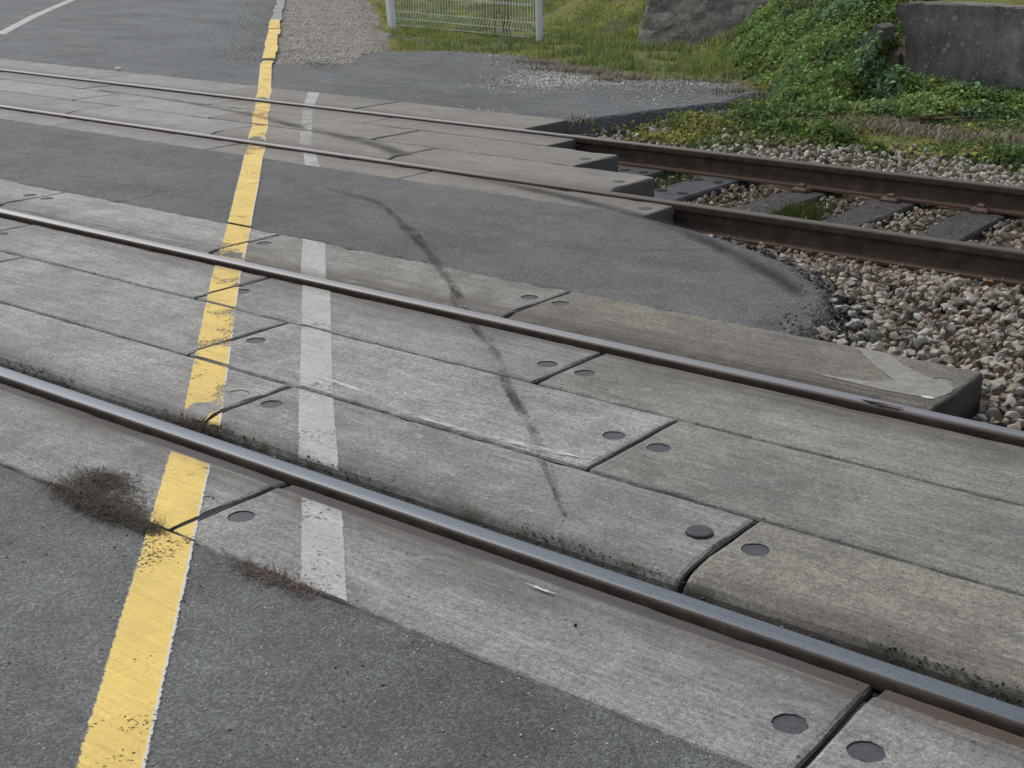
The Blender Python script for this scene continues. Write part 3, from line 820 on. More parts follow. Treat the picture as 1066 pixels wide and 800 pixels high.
ROWBY = {r['k']: r for r in ROWS}
def painted(name, quads, mat, lift, root):
    """quads: 4 x (x,y,u,v); clipped against each flat surface, one mesh per slab or road surface, children of root"""
    G = {}
    rx, ry, rz = root.location
    for Q in quads:
        cy = sum(q[1] for q in Q) / 4
        for si, s in enumerate(SURF + ROADS):
            if s[3] < cy - .2 or s[2] > cy + .2: continue
            P = [tuple(q) for q in Q]
            for ax, val, gt in ((0, s[0], True), (0, s[1], False), (1, s[2], True), (1, s[3], False)):
                P = clip(P, ax, val, gt)
                if len(P) < 3: break
            if len(P) < 3: continue
            V, F, UV = G.setdefault(si, ([], [], []))
            b = len(V); row = ROWBY.get(s[5])
            for q in P:
                V.append((q[0] - rx, q[1] - ry, s[4] + lift + (slab_drop(row, q[1]) if row else 0) - rz)); UV.append((q[2], q[3]))
            F.append(tuple(range(b, b + len(P))))
    for si, (V, F, UV) in G.items():
        if len(F) < 2: continue
        # weld shared corners so that each patch is one connected sheet
        key = {}; nv = []; mp = []
        for v in V:
            k = (round(v[0], 4), round(v[1], 4))
            if k not in key: key[k] = len(nv); nv.append(v)
            mp.append(key[k])
        F2 = []; L2 = []
        for f in F:
            g = []; 
            for i in f:
                if not g or mp[i] != g[-1][0]: g.append((mp[i], i))
            if len(g) > 2 and g[0][0] == g[-1][0]: g.pop()
            if len(set(q[0] for q in g)) == len(g) > 2: F2.append(tuple(q[0] for q in g)); L2 += [q[1] for q in g]
        o = mesh(name, nv, F2, mat, root)
        uvl = o.data.uv_layers.new(name='UVMap')
        for l, i in zip(o.data.loops, L2): uvl.data[l.index].uv = UV[i]

def line_quads(yv, uf, w):
    Q = []
    for a, b in zip(yv[:-1], yv[1:]):
        ua, ub = uf(a), uf(b); wa, wb = w(a) / 2, w(b) / 2
        # cross direction of a 45 degree line: step in u along (1,1)/sqrt2
        def P(u, y, s, ww):
            x, yy = upt(u, y); return (x + s * ww / S2, yy + s * ww / S2, .5 + s * .5, y * S2)
        Q.append((P(ua, a, -1, wa), P(ua, a, 1, wa), P(ub, b, 1, wb), P(ub, b, -1, wb)))
    return Q

yw = lambda y: interp(y, [-3, 0, 3, 6, 8], [.142, .132, .128, .125, .125]) + .004 * nz(y, 3, 2)
yl_root = empty('yellow_line', (*upt(ucen(3), 3), 0))
tag(yl_root, 'long worn yellow painted line running across both tracks to the kerb', 'road marking')
def rel(o, root): o.parent = root; o.matrix_parent_inverse = Matrix.Translation(-Vector(root.location)); return o
def shift(o, root):
    d = Vector(root.location); o.data.transform(Matrix.Translation(-d)); o.parent = root; return o
painted('paint_stripe', line_quads(axis([(-9, -.45, .04)]), ucen, yw), M_yellow, .0020, yl_root)
painted('paint_stripe', line_quads(axis([(-.45, .06, .025)]), ucen, yw), M_yellow, .0022, yl_root)
painted('paint_stripe', line_quads(axis([(.06, 2.027, .025)]), ucen, yw), M_yellow_old, .0022, yl_root)
painted('paint_stripe', line_quads(axis([(2.027, 3.43, .025)]), ucen, yw), M_yellow, .0022, yl_root)
painted('paint_stripe', line_quads(axis([(3.43, 5.95, .025)]), lambda y: ucen(y) + .006 * math.sin(y * 9), yw), M_yellow_old, .0022, yl_root)
painted('paint_stripe', line_quads(axis([(5.95, 7.56, .025)]), ucen, yw), M_yellow, .0022, yl_root)

# yellow paint on the first kerb stones: thin painted skin following their tops
for ks in [c for c in kr.children]:
    top = [v.co + Vector(kr.location) for v in ks.data.vertices][8:12]
    side = [v.co + Vector(kr.location) for v in ks.data.vertices]
    if top[0].y > 11.0: continue
    V = [tuple(p + Vector((0, 0, .003)) - Vector(yl_root.location)) for p in top]
    o = mesh('paint_stripe', V, [(0, 1, 2, 3)], M_yellow, yl_root)
    uvl = o.data.uv_layers.new(name='UVMap')
    for l, uv in zip(o.data.loops, ((.06, 0), (.9, 0), (.9, .7), (.06, .7))): uvl.data[l.index].uv = uv
    # near-side chamfer and face
    f = [side[4], side[0], side[1], side[5]]
    V2 = [side[7], side[4], side[8], side[11]]
    nrm = (V2[1] - V2[0]).cross(V2[2] - V2[0]).normalized()
    if nrm.z < 0: nrm = -nrm
    o = mesh('paint_stripe', [tuple(p + nrm * .003 - Vector(yl_root.location)) for p in V2], [(0, 1, 2, 3)], M_yellow, yl_root)
    uvl = o.data.uv_layers.new(name='UVMap')
    for l in o.data.loops: uvl.data[l.index].uv = (.4, .3)

# white stop lines: pieces follow the pixel-independent world edges measured on each slab row
def band(pts, wd):
    """pts (x,y) centre line, widths"""
    Q = []
    for (a, b, wa, wb) in zip(pts[:-1], pts[1:], wd[:-1], wd[1:]):
        n = max(1, int(math.dist(a, b) / .03))
        d = Vector((b[0]-a[0], b[1]-a[1])).normalized(); nr = Vector((-d.y, d.x)) * -1
        for i in range(n):
            t0, t1 = i / n, (i + 1) / n
            p = Vector(a).lerp(Vector(b), t0); q = Vector(a).lerp(Vector(b), t1); w0 = (wa + (wb - wa) * t0) / 2; w1 = (wa + (wb - wa) * t1) / 2
            Q.append(((p.x - nr.x*w0, p.y - nr.y*w0, 0, t0), (p.x + nr.x*w0, p.y + nr.y*w0, 1, t0), (q.x + nr.x*w1, q.y + nr.y*w1, 1, t1), (q.x - nr.x*w1, q.y - nr.y*w1, 0, t1)))
    return Q
# left/right edges in world metres, one per slab row
def quads_lr(Ls, Rs):
    Q = []
    for (l0, r0, l1, r1) in zip(Ls[:-1], Rs[:-1], Ls[1:], Rs[1:]):
        n = max(4, int(math.dist(l0, l1) / .03))
        for i in range(n):
            t0, t1 = i / n, (i + 1) / n
            f = lambda a, b, t: (a[0] + (b[0]-a[0]) * t, a[1] + (b[1]-a[1]) * t)
            a, b, c, d = f(l0, l1, t0), f(r0, r1, t0), f(r0, r1, t1), f(l0, l1, t1)
            Q.append(((*a, 0, t0), (*b, 1, t0), (*c, 1, t1), (*d, 0, t1)))
    return Q
wl = empty('white_line', (-3.3, .7, 0)); tag(wl, 'broad white painted stripe over the nearer track slabs, right of the yellow line', 'road marking')
segs = [([(-4.68, 2.028), (-4.20, 1.55)], [(-4.515, 2.028), (-4.035, 1.55)]),
        ([(-4.07, 1.435), (-3.14, .52)], [(-3.895, 1.435), (-2.975, .52)]),
        ([(-3.155, .53), (-2.66, .05)], [(-2.985, .53), (-2.485, .05)]),
        ([(-2.50, -.09), (-2.13, -.452)], [(-2.34, -.09), (-1.97, -.452)])]
for s in segs: painted('paint_stripe', quads_lr(*s), M_white, .0022, wl)
wf = empty('white_line', (-7.3, 4.7, 0)); tag(wf, 'narrow faded white painted stripe over the farther track slabs', 'road marking')
painted('paint_stripe', quads_lr([(-8.64, 5.94), (-8.10, 5.36)], [(-8.49, 5.94), (-7.97, 5.36)]), M_white, .0022, wf)
painted('paint_stripe', quads_lr([(-7.98, 5.24), (-6.72, 3.98)], [(-7.86, 5.24), (-6.60, 3.98)]), M_white_old, .0022, wf)
painted('paint_stripe', quads_lr([(-6.48, 3.78), (-6.08, 3.41)], [(-6.36, 3.78), (-5.94, 3.41)]), M_white, .0022, wf)
# white centre line of the road beyond
V = []; F = []; uvs = []
cl = [(-12.2, 3.9), (-16.0, 7.72), (-18.42, 9.87), (-21.1, 12.4), (-26, 17.0), (-40, 30.3)]
Q = band([p for p in cl if p[1] > 6.0], [.15] * 5)
o = mesh('white_line', [(q[0], q[1], -.0185) for qq in Q for q in qq], [tuple(range(4*i, 4*i+4)) for i in range(len(Q))], M_white)
uvl = o.data.uv_layers.new(name='UVMap'); fl = [q[2:4] for qq in Q for q in qq]
for l in o.data.loops: uvl.data[l.index].uv = fl[l.vertex_index]
tag(o, 'white painted road line on the asphalt beyond both tracks at the top left', 'road marking')

# tyre marks and a scraped arc
def poly_band(name, pts, wd, mat, lift, label, cat):
    P = []
    for i in range(len(pts) - 1):  # catmull-rom
        p0, p1, p2, p3 = (Vector(pts[max(0, min(len(pts)-1, j))]) for j in (i-1, i, i+1, i+2))
        for t in (0, .25, .5, .75):
            P.append(.5 * ((2*p1) + (p2-p0)*t + (2*p0-5*p1+4*p2-p3)*t*t + (-p0+3*p1-3*p2+p3)*t**3))
    P.append(Vector(pts[-1])); W = np.interp(np.linspace(0, 1, len(P)), np.linspace(0, 1, len(wd)), wd)
    Q = band([tuple(p) for p in P], list(W))
    root = empty(name, (pts[len(pts)//2][0], pts[len(pts)//2][1], 0)); tag(root, label, cat)
    painted('mark_patch', Q, mat, lift, root)
    return root
poly_band('tyre_mark', [(-5.5, 2.97), (-5.16, 2.90), (-4.87, 2.80), (-4.30, 2.39), (-3.64, 1.87), (-3.16, 1.44), (-2.87, 1.20), (-2.60, .95), (-2.40, .77), (-2.18, .55), (-2.02, .39), (-1.89, .26), (-1.85, .22)],
          [.04, .09, .11, .13, .13, .12, .11, .10, .09, .085, .07, .06, .03], M_tyre, .0032, 'dark curved tyre mark crossing the second rail onto the slabs', 'tyre mark')
poly_band('tyre_mark', [(-10.2, 4.95), (-9.05, 4.88), (-8.06, 4.72), (-7.39, 4.52), (-6.79, 4.39), (-6.19, 4.22), (-5.47, 3.9), (-4.62, 3.66), (-4.16, 3.57), (-3.57, 3.38), (-3.06, 3.09), (-2.60, 2.77), (-2.32, 2.55)],
          [.06, .12, .16, .18, .22, .22, .19, .18, .17, .17, .17, .16, .12], M_tyre2, .0032, 'long faint tyre mark curving over the far slabs and middle asphalt', 'tyre mark')
poly_band('scrape_mark', [(-3.15, .62), (-2.91, .60), (-2.59, .535), (-2.35, .545), (-2.17, .555), (-2.05, .57)], [.02, .06, .06, .045, .04, .02], M_chalk, .0036, 'thin white scraped arc beside the joint in the middle slab row', 'scrape mark')

# ------------------------------------------------------------------ sleepers
def sleeper_mesh(name, seed, mat, w, Ls, top):
    V = []; F = []; n = 26; prof = [(-w/2, -.14), (-w/2, -.012), (-w/2+.012, 0), (-w/6, .001), (w/6, .001), (w/2-.012, 0), (w/2, -.012), (w/2, -.14)]
    for i in range(n + 1):
        y = -Ls/2 + Ls * i / n
        for (x, z) in prof:
            j = nz(x * 9 + seed, y * 2, 2.0); V.append((x + (.006 * j if mat is M_wood else 0), y, z + (.008 * j if mat is M_wood and z > -.1 else 0)))
    m = len(prof)
    for i in range(n):
        for k in range(m): F.append((i*m+k, i*m+(k+1) % m, (i+1)*m+(k+1) % m, (i+1)*m+k))
    F.append(tuple(range(m))[::-1]); F.append(tuple(n*m+k for k in range(m)))
    me = bpy.data.meshes.new(name); me.from_pydata(V, [], F); me.materials.append(mat); me.update(); return me
YF = (RAILS[2] + RAILS[3]) / 2; YN = (RAILS[0] + RAILS[1]) / 2
wm = [sleeper_mesh('wooden_sleeper', 3, M_wood, .25, 2.55, 0), sleeper_mesh('wooden_sleeper', 17, M_wood, .24, 2.5, 0)]
def clip_mesh():
    V = []; F = []; box(V, F, -.05, .05, -.045, .045, 0, .028, .012); b = len(V)
    box(V, F, -.022, .022, -.02, .02, .028, .048, .008); return V, F
cv, cf = clip_mesh()
cme = bpy.data.meshes.new('rail_clip'); cme.from_pydata(cv, [], cf); cme.materials.append(M_rust); cme.update()
labs = ['dark wooden sleeper next to the holed grey sleepers under the far track', 'dark wooden sleeper, second past the holed ones, under the far track', 'dark wooden sleeper, third past the holed ones, grass tuft on its left',
        'dark wooden sleeper, fourth past the holed ones, under the far track']
first = None; ORD2 = ORD[1:]
for i in range(7):
    x = -3.60 + .545 * i
    if first is None: o = bpy.data.objects.new('wooden_sleeper', wm[0]); link(o); first = o
    else: o = first.copy(); o.data = wm[i % 2]; COL.objects.link(o)
    o.location = (x, YF + random.uniform(-.03, .03), -.158 + random.uniform(-.004, .002)); o.rotation_euler.z = random.uniform(-.02, .02)
    tag(o, ORD[i+1] + ' dark weathered wooden sleeper past the holed grey ones, under the farther track', 'sleeper', 'wooden sleepers under the farther track')
    for sy in (-1, 1):
        for sgn in ((1,) if sy < 0 else (-1,)):
            c = bpy.data.objects.new('rail_clip', cme); link(c, o); c.location = (.02 * sgn, sy * .7525 + sgn * .088, .002); c.rotation_euler.z = random.uniform(-.1, .1)
HOLES = ((-.07, .105), (.07, .105), (-.07, .545), (.07, .545))
pm = sleeper_mesh('holed_sleeper', 5, M_plate, .28, 2.3, 0)
for i, x in enumerate((-4.775, -4.22)):
    o = bpy.data.objects.new('holed_sleeper', pm); link(o); o.location = (x, YF, -.150)
    tag(o, ('flat grey sleeper with oval holes, partly under the slab ends', 'flat grey sleeper with oval holes, fully clear of the slab ends')[i], 'sleeper', 'grey sleepers with oval holes')
    for (hx, hy) in HOLES:
        V, F = blob(.032, .003, 2, amp=.02); V = [(a, b * 1.15, c) for a, b, c in V]
        mesh('bolt_hole', V, F, M_dark, o, loc=(hx, hy, 0))
for i in range(6):
    x = -1.28 + .56 * i
    o = bpy.data.objects.new('wooden_sleeper', wm[i % 2]); link(o); o.location = (x, YN, -.175)
    tag(o, ORD[i+1] + ' wooden sleeper past the slab end, buried in ballast under the nearer track', 'sleeper', 'wooden sleepers under the nearer track')

# ------------------------------------------------------------------ ballast
def rock_mesh(seed, n=11):
    rs = random.Random(seed); import bmesh
    bm = bmesh.new(); sx, sy, sz = rs.uniform(.8, 1.25), rs.uniform(.7, 1.0), rs.uniform(.5, .8)
    for i in range(n):
        v = Vector((rs.gauss(0, 1), rs.gauss(0, 1), rs.gauss(0, 1))).normalized() * rs.uniform(.85, 1.1)
        bm.verts.new((v.x * sx, v.y * sy, v.z * sz))
    bmesh.ops.convex_hull(bm, input=bm.verts)
    bmesh.ops.delete(bm, geom=[v for v in bm.verts if not v.link_faces], context='VERTS')
    bmesh.ops.bevel(bm, geom=list(bm.edges), offset=.035, segments=1, affect='EDGES')
    bmesh.ops.triangulate(bm, faces=bm.faces)
    me = bpy.data.meshes.new('ballast_stone'); bm.to_mesh(me); bm.free(); me.materials.append(M_stone)
    return me
ROCKS = [rock_mesh(s) for s in range(14)]
RV = []; RF = []
for me in ROCKS:
    a = np.zeros(len(me.vertices) * 3, np.float32); me.vertices.foreach_get('co', a); RV.append(a.reshape(-1, 3))
    f = np.zeros(len(me.polygons) * 3, np.int32); me.polygons.foreach_get('vertices', f); RF.append(f.reshape(-1, 3))

def tip_out(x, y):   # outside of the middle asphalt end?
    return x > interp(y, TIPY[::-1], TIPX[::-1]) + .02
def level(x, y):
    """ballast surface height"""
    if 1.6 < y < 3.5:
        h = -.085 + .03 * nz(x, y, 1.4)
        h += .035 * sst(.25, .0, x - interp(y, TIPY[::-1], TIPX[::-1]))
        h -= .05 * sst(1.95, 1.6, y) + .045 * sst(3.2, 3.6, y)
        if x > -1.4 and y < 2.05: h -= .03
        return h
    if 3.5 <= y < 5.6: return -.174 + .02 * nz(x, y, 2) if 3.86 < y < 5.26 else -.14
    if y >= 5.6: return -.125 + .02 * nz(x, y, 1.5) + .03 * sst(6.2, 7.0, y)
    return -.16
cand = []
def rand_rot():
    q = RNG.normal(size=4); q /= np.linalg.norm(q); w, x, y, z = q
    return np.array([[1-2*(y*y+z*z), 2*(x*y-z*w), 2*(x*z+y*w)], [2*(x*y+z*w), 1-2*(x*x+z*z), 2*(y*z-x*w)], [2*(x*z-y*w), 2*(y*z+x*w), 1-2*(x*x+y*y)]])
SLEEPX = [-4.775, -4.22] + [-3.60 + .545 * i for i in range(7)]
def on_sleeper(x, y, pad=.12): return 3.3 < y < 5.85 and any(abs(x - s) < pad for s in SLEEPX)
def place(n, x0, x1, y0, y1, smin, smax, okf, dz=0.0):
    for _ in range(n):
        x = RNG.uniform(x0, x1); y = RNG.uniform(y0, y1)
        if not okf(x, y): continue
        s = RNG.uniform(smin, smax)
        for r in RAILS:
            if abs(y - r) < .075 + s: break
        else:
            cand.append((x, y, level(x, y) + dz + RNG.uniform(-.03, .007), s))
ok_mid = lambda x, y: (tip_out(x, y) if y > 2.03 else x > -1.36)
place(16000, -4.0, 3.5, 1.60, 3.72, .015, .031, ok_mid)
place(2600, -4.0, 3.5, 1.60, 3.72, .010, .018, ok_mid, .012)
place(7000, -4.6, 3.0, 3.84, 5.28, .014, .030, lambda x, y: not on_sleeper(x, y, .14) and x > (-4.15 if y < 4.4 else -4.72 if y < 4.9 else -5.3))
place(900, -3.9, 3.0, 3.9, 5.2, .004, .013, lambda x, y: on_sleeper(x, y, .12), .030)
place(9000, -5.9, 3.5, 5.40, 6.9, .017, .033, lambda x, y: x > -5.88 and RNG.uniform() < (1.15 - sst(6.1, 6.9, y) * .95) * (.35 + .65 * sst(-5.2, -4.5, x)))
place(1500, .5, 4.0, -.9, 1.4, .016, .034, lambda x, y: x > 2.7)
STCOL = np.array([(.085, .074, .062), (.21, .19, .165), (.15, .113, .083), (.25, .235, .21), (.19, .15, .115), (.28, .265, .24), (.36, .35, .32), (.20, .185, .17)]) * 1.8
STCOL = (STCOL * .6 + np.array([.36, .325, .28]) * .4) * np.array([.97, .91, .83])
# the stones that show largest become things of their own
top = []
for i, (x, y, z, s) in enumerate(cand):
    if y < 3.6 and in_view((x, y, z), -4) and z > level(x, y) - .010 and not on_sleeper(x, y, .1):
        d = (Vector((x, y, z)) - CAM).length; top.append((-(s / d), i))
top.sort(); pick = [i for _, i in top[:296]]; pset = set(pick)
base_st = bpy.data.objects.new('ballast_stone', ROCKS[0]); 
for k, i in enumerate(pick):
    x, y, z, s = cand[i]
    if k == 0: o = base_st; COL.objects.link(o)
    else: o = base_st.copy(); COL.objects.link(o)
    o.data = ROCKS[i % len(ROCKS)]; o.location = (x, y, z + .004); o.scale = (s, s, s)
    o.rotation_euler = (random.uniform(-.5, .5), random.uniform(-.5, .5), random.uniform(0, 6.28))
    tag(o, 'angular beige-grey ballast stone lying loose between the two tracks', 'stone', 'ballast stones between the two tracks')
for (px, py, s, mt, lab, rk) in ((-2.055, 3.57, .036, M_pale, 'pale cream ballast stone lying against the foot of the third rail', 3), (-1.935, 3.60, .031, M_orange, 'orange-brown ballast stone lying against the foot of the third rail', 5)):
    me = ROCKS[rk].copy(); me.materials.clear(); me.materials.append(mt)
    o = bpy.data.objects.new('ballast_stone', me); link(o); o.location = (px, py, -.128); o.scale = (s * 1.35, s, s); o.rotation_euler.z = .7
    tag(o, lab, 'stone')
VV = []; FF = []; CC = []; off = 0
for i, (x, y, z, s) in enumerate(cand):
    if i in pset: continue
    k = i % len(ROCKS); P = (RV[k] * s) @ rand_rot().T + np.array([x, y, z]); VV.append(P); FF.append(RF[k] + off); off += len(P)
    c = STCOL[RNG.integers(len(STCOL))] * RNG.uniform(.75, 1.15)
    if 1.9 < y < 3.6:
        dtip = x - interp(y, TIPY[::-1], TIPX[::-1])
        if dtip < .22 and RNG.uniform() < 1.1 - dtip * 4: c = np.array([.065, .062, .058]) * RNG.uniform(.6, 1.6)
    if y > 5.5: c = (c * 1.1 + .05) * np.array([.98, 1, 1.02])
    CC.append(np.repeat(c[None], len(P), 0))
tag(bulk('ballast', np.concatenate(VV), [np.concatenate(FF)], M_stonea, np.concatenate(CC)), kind='stuff')

# small grit: flangeway, kerb edge, apron, path
OCT = np.array([(1,0,0),(-1,0,0),(0,1,0),(0,-1,0),(0,0,1),(0,0,-1)], float); OF = np.array([(0,2,4),(2,1,4),(1,3,4),(3,0,4),(2,0,5),(1,2,5),(3,1,5),(0,3,5)])
def grit(name, pts, cols):
    n = len(pts); P = np.array([p[:3] for p in pts]); s = np.array([p[3] for p in pts])
    J = OCT[None] * RNG.uniform(.6, 1.3, (n, 6, 1)) + RNG.normal(0, .18, (n, 6, 3)); J[:, :, 2] *= .75
    a = RNG.uniform(0, 6.28, n); c, si = np.cos(a)[:, None], np.sin(a)[:, None]
    X_ = J[:, :, 0] * c - J[:, :, 1] * si; Y_ = J[:, :, 0] * si + J[:, :, 1] * c
    J[:, :, 0], J[:, :, 1] = X_, Y_
    V = (J * s[:, None, None] + P[:, None]).reshape(-1, 3); F = (OF[None] + (np.arange(n) * 6)[:, None, None]).reshape(-1, 3)
    return tag(bulk(name, V, [F], M_grit, np.repeat(np.array(cols), 6, 0)), kind='stuff')
pts = []; cols = []
def gcol(lo, hi, tint=(1, .95, .85)): v = RNG.uniform(lo, hi); return np.array(tint) * v
for _ in range(3200):   # flangeways
    x = RNG.uniform(-6, .6); yy = RNG.uniform(.042, .135); pts.append((x, yy, -.064 + RNG.uniform(0, .012), RNG.uniform(.0015, .0055))); cols.append(gcol(.03, .16) if RNG.uniform() < .9 else gcol(.25, .5))
for _ in range(900):
    x = RNG.uniform(-6, -1); pts.append((x, RNG.uniform(1.53, 1.58), -.043, RNG.uniform(.002, .006))); cols.append(gcol(.03, .2))
for _ in range(5200):   # by the kerb on the road
    y = RNG.uniform(7.2, 20); a = RNG.exponential(.22); x, _y = upt(ucen(y) - .09 - a, y); pts.append((x, y, -.02, RNG.uniform(.004, .011))); cols.append(gcol(.25, .6))
for _ in range(5000):   # path stones
    y = RNG.uniform(7.6, 18); t = RNG.uniform(0, 1); xl = upt(ucen(y) + .1, y)[0]; xr = interp(y, [7.4, 7.9, 9.2, 11.93, 15.75, 45], [-9.9, -9.95, -10.55, -13.3, -17.1, -47])
    pts.append((xl + (xr - xl) * t, y, -.032 - .05 * sst(.85, 1, t), RNG.uniform(.006, .014))); cols.append(gcol(.3, .65))
AC = [(-7.55, 7.95, .5, .55), (-6.9, 8.3, .55, .4), (-6.3, 8.6, .45, .25), (-8.6, 9.1, .8, .3), (-6.1, 7.9, .5, .9), (-6.6, 6.1, .5, .06), (-9.5, 9.5, .7, .2), (-7.9, 8.55, .5, .3)]
for _ in range(5200):
    k = RNG.choice(len(AC), p=[.48, .10, .06, .08, .08, .05, .04, .11]); cx, cy, sx, sy = AC[k]; x = RNG.normal(cx, sx * .6); y = RNG.normal(cy, sy * .6)
    if x > interp(y, [p[1] for p in APRON_R], [p[0] for p in APRON_R]) - .02 or y < 5.98 or y > apr_top(x) + .1 or x < -10.2: continue
    pts.append((x, y, -.034, RNG.uniform(.004, .012))); cols.append(gcol(.36, .70) if RNG.uniform() < .85 else gcol(.7, .9))
for _ in range(700):    # crumbs on the near asphalt and middle asphalt
    if RNG.uniform() < .5: p = (RNG.uniform(-4, 0), RNG.uniform(-1.6, -.48), -.0165)
    else: p = (RNG.uniform(-9, -2.5), RNG.uniform(2.1, 3.35), -.005)
    pts.append((*p, RNG.uniform(.0015, .0045))); cols.append(gcol(.1, .3) if RNG.uniform() < .8 else gcol(.4, .6))
for _ in range(1000):   # black crumbs at the broken end of the middle asphalt
    y = RNG.uniform(2.04, 3.3); dx = RNG.normal(.03, .07); x = interp(y, TIPY[::-1], TIPX[::-1]) + dx
    zz = -.012 - .10 * sst(-.04, .16, dx)
    pts.append((x, y, zz, RNG.uniform(.002, .008))); cols.append(gcol(.05, .18, (1, 1, 1)) if RNG.uniform() < .85 else gcol(.2, .4))
for _ in range(900):    # verge stones below the apron edge
    y = RNG.uniform(6.0, 8.4); x = interp(y, [p[1] for p in APRON_R], [p[0] for p in APRON_R]) + abs(RNG.normal(0, .35)); pts.append((x, y, zt(x, y) + .01, RNG.uniform(.005, .018))); cols.append(gcol(.1, .4))
grit('loose_grit', pts, cols)

# ------------------------------------------------------------------ plants
def blades(name, pts, mat, k1=.4, k2=.5):
    """pts: (x,y,z,h,w,lean,az,col)"""
    n = len(pts); A = np.array([p[:7] for p in pts], float); C = np.array([p[7] for p in pts], float)
    B = A[:, :3]; h, w, ln, az = A[:, 3], A[:, 4], A[:, 5], A[:, 6]
    d = np.stack([np.cos(az), np.sin(az), np.zeros(n)], 1); t = np.stack([-np.sin(az), np.cos(az), np.zeros(n)], 1)
    up = np.array([0, 0, 1.0])
    m1 = B + up * (h * .5)[:, None] * np.cos(ln * k1)[:, None] + d * (h * .5 * np.sin(ln * k2))[:, None]
    tp = m1 + up * (h * .5 * np.cos(ln))[:, None] + d * (h * .5 * np.sin(ln))[:, None]
    tw = t * (w / 2)[:, None]
    V = np.stack([B - tw, B + tw, m1 - tw * .75, m1 + tw * .75, tp], 1).reshape(-1, 3)
    o = (np.arange(n) * 5)[:, None]
    Fq = np.array([[0, 1, 3, 2]]) + o; Ft = np.array([[2, 3, 4]]) + o
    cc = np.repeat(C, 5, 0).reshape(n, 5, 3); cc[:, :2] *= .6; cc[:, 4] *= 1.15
    return bulk(name, V, [Fq, Ft], mat, cc.reshape(-1, 3))
def leaves(name, pts, mat):
    """pts: (x,y,z,size,az,tilt,roll,col)"""
    n = len(pts); A = np.array([p[:7] for p in pts], float); C = np.array([p[7] for p in pts], float)
    T = np.array([(0, -.5, 0), (.42, -.18, .10), (.28, .25, .06), (0, .62, -.04), (-.28, .25, .06), (-.42, -.18, .10), (0, .02, -.03)])
    ca, sa = np.cos(A[:, 4]), np.sin(A[:, 4]); ct, s_t = np.cos(A[:, 5]), np.sin(A[:, 5]); cr, sr = np.cos(A[:, 6]), np.sin(A[:, 6])
    P = np.repeat(T[None], n, 0) * A[:, 3][:, None, None]
    x, y, z = P[..., 0].copy(), P[..., 1].copy(), P[..., 2].copy()
    x, z = x * cr[:, None] + z * sr[:, None], -x * sr[:, None] + z * cr[:, None]
    y, z = y * ct[:, None] - z * s_t[:, None], y * s_t[:, None] + z * ct[:, None]
    x, y = x * ca[:, None] - y * sa[:, None], x * sa[:, None] + y * ca[:, None]
    V = np.stack([x, y, z], -1) + A[:, None, :3]
    o = (np.arange(n) * 7)[:, None, None]
    F = (np.array([(0,1,6),(1,2,6),(2,3,6),(3,4,6),(4,5,6),(5,0,6)])[None] + o).reshape(-1, 3)
    return bulk(name, V.reshape(-1, 3), [F], mat, np.repeat(C, 7, 0))

# ivy over the bank and along the foot of the wall
pts = []
def ivycol(hgt, x, y):
    t = nz(x, y, 1.1); g = RNG.uniform()
    if t > .05: c = np.array([.205, .325, .110])
    else: c = np.array([.255, .365, .112])
    if nz(x, y, 1.9, 5) > .22: c = np.array([.175, .285, .140])
    if g < .05: c = np.array([.17, .15, .03])
    elif g < .075: c = np.array([.13, .07, .03])
    lum = nz(x, y, 1.3) + .8 * nz(x, y, 3.4) + .4 * nz(x, y, 8)
    return c * (.28 + .95 * hgt) * RNG.uniform(.65, 1.3) * min(1.15, max(.45, .85 + .5 * lum))  # low leaves and hollows darker: shade inside the ivy painted into leaf colour
def ivy_front(x): return interp(x, [-7.9, -7.7, -7.2, -6.4, -5.6, -5.1, -4.5, -4.0, -3.5, -2.5, 0], [12.8, 11.6, 10.5, 9.6, 8.5, 7.5, 7.05, 7.5, 8.1, 8.2, 8.2])
n = 0
while n < 76000:
    x = RNG.uniform(-9.4, -.6); y = RNG.uniform(7.0, 13.2)
    f = ivy_front(x) + .35 * nz(x, y, 1.3) + .12 * nz(x, y, 4)
    if y < f: continue
    if x > -4.72 and y > 9.28: continue
    if x < -7.9 and y > 12.0: continue
    # density falls off with distance from view
    if x > -3.2 and RNG.uniform() < .5: continue
    lump = nz(x, y, 1.3) + .8 * nz(x, y, 3.4) + .4 * nz(x, y, 8)
    mound = max(.03, .18 + .17 * lump) * sst(f, f + .45, y) * (.35 + .65 * sst(-7.8, -6.6, x))
    mound += .22 * math.exp(-((x + 4.58) / .22) ** 2 - ((y - 8.85) / .3) ** 2)
    if x > -4.7: mound *= .62
    h = RNG.uniform(0, 1) ** .6
    if nz(x, y, 2.6, 8) < -.38: continue
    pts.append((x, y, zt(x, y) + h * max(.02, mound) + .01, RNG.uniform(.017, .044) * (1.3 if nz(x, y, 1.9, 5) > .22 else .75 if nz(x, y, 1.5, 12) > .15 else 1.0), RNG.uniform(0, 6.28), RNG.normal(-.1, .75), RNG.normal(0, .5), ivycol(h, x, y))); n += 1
tag(leaves('ivy', pts, M_leaf), kind='stuff')

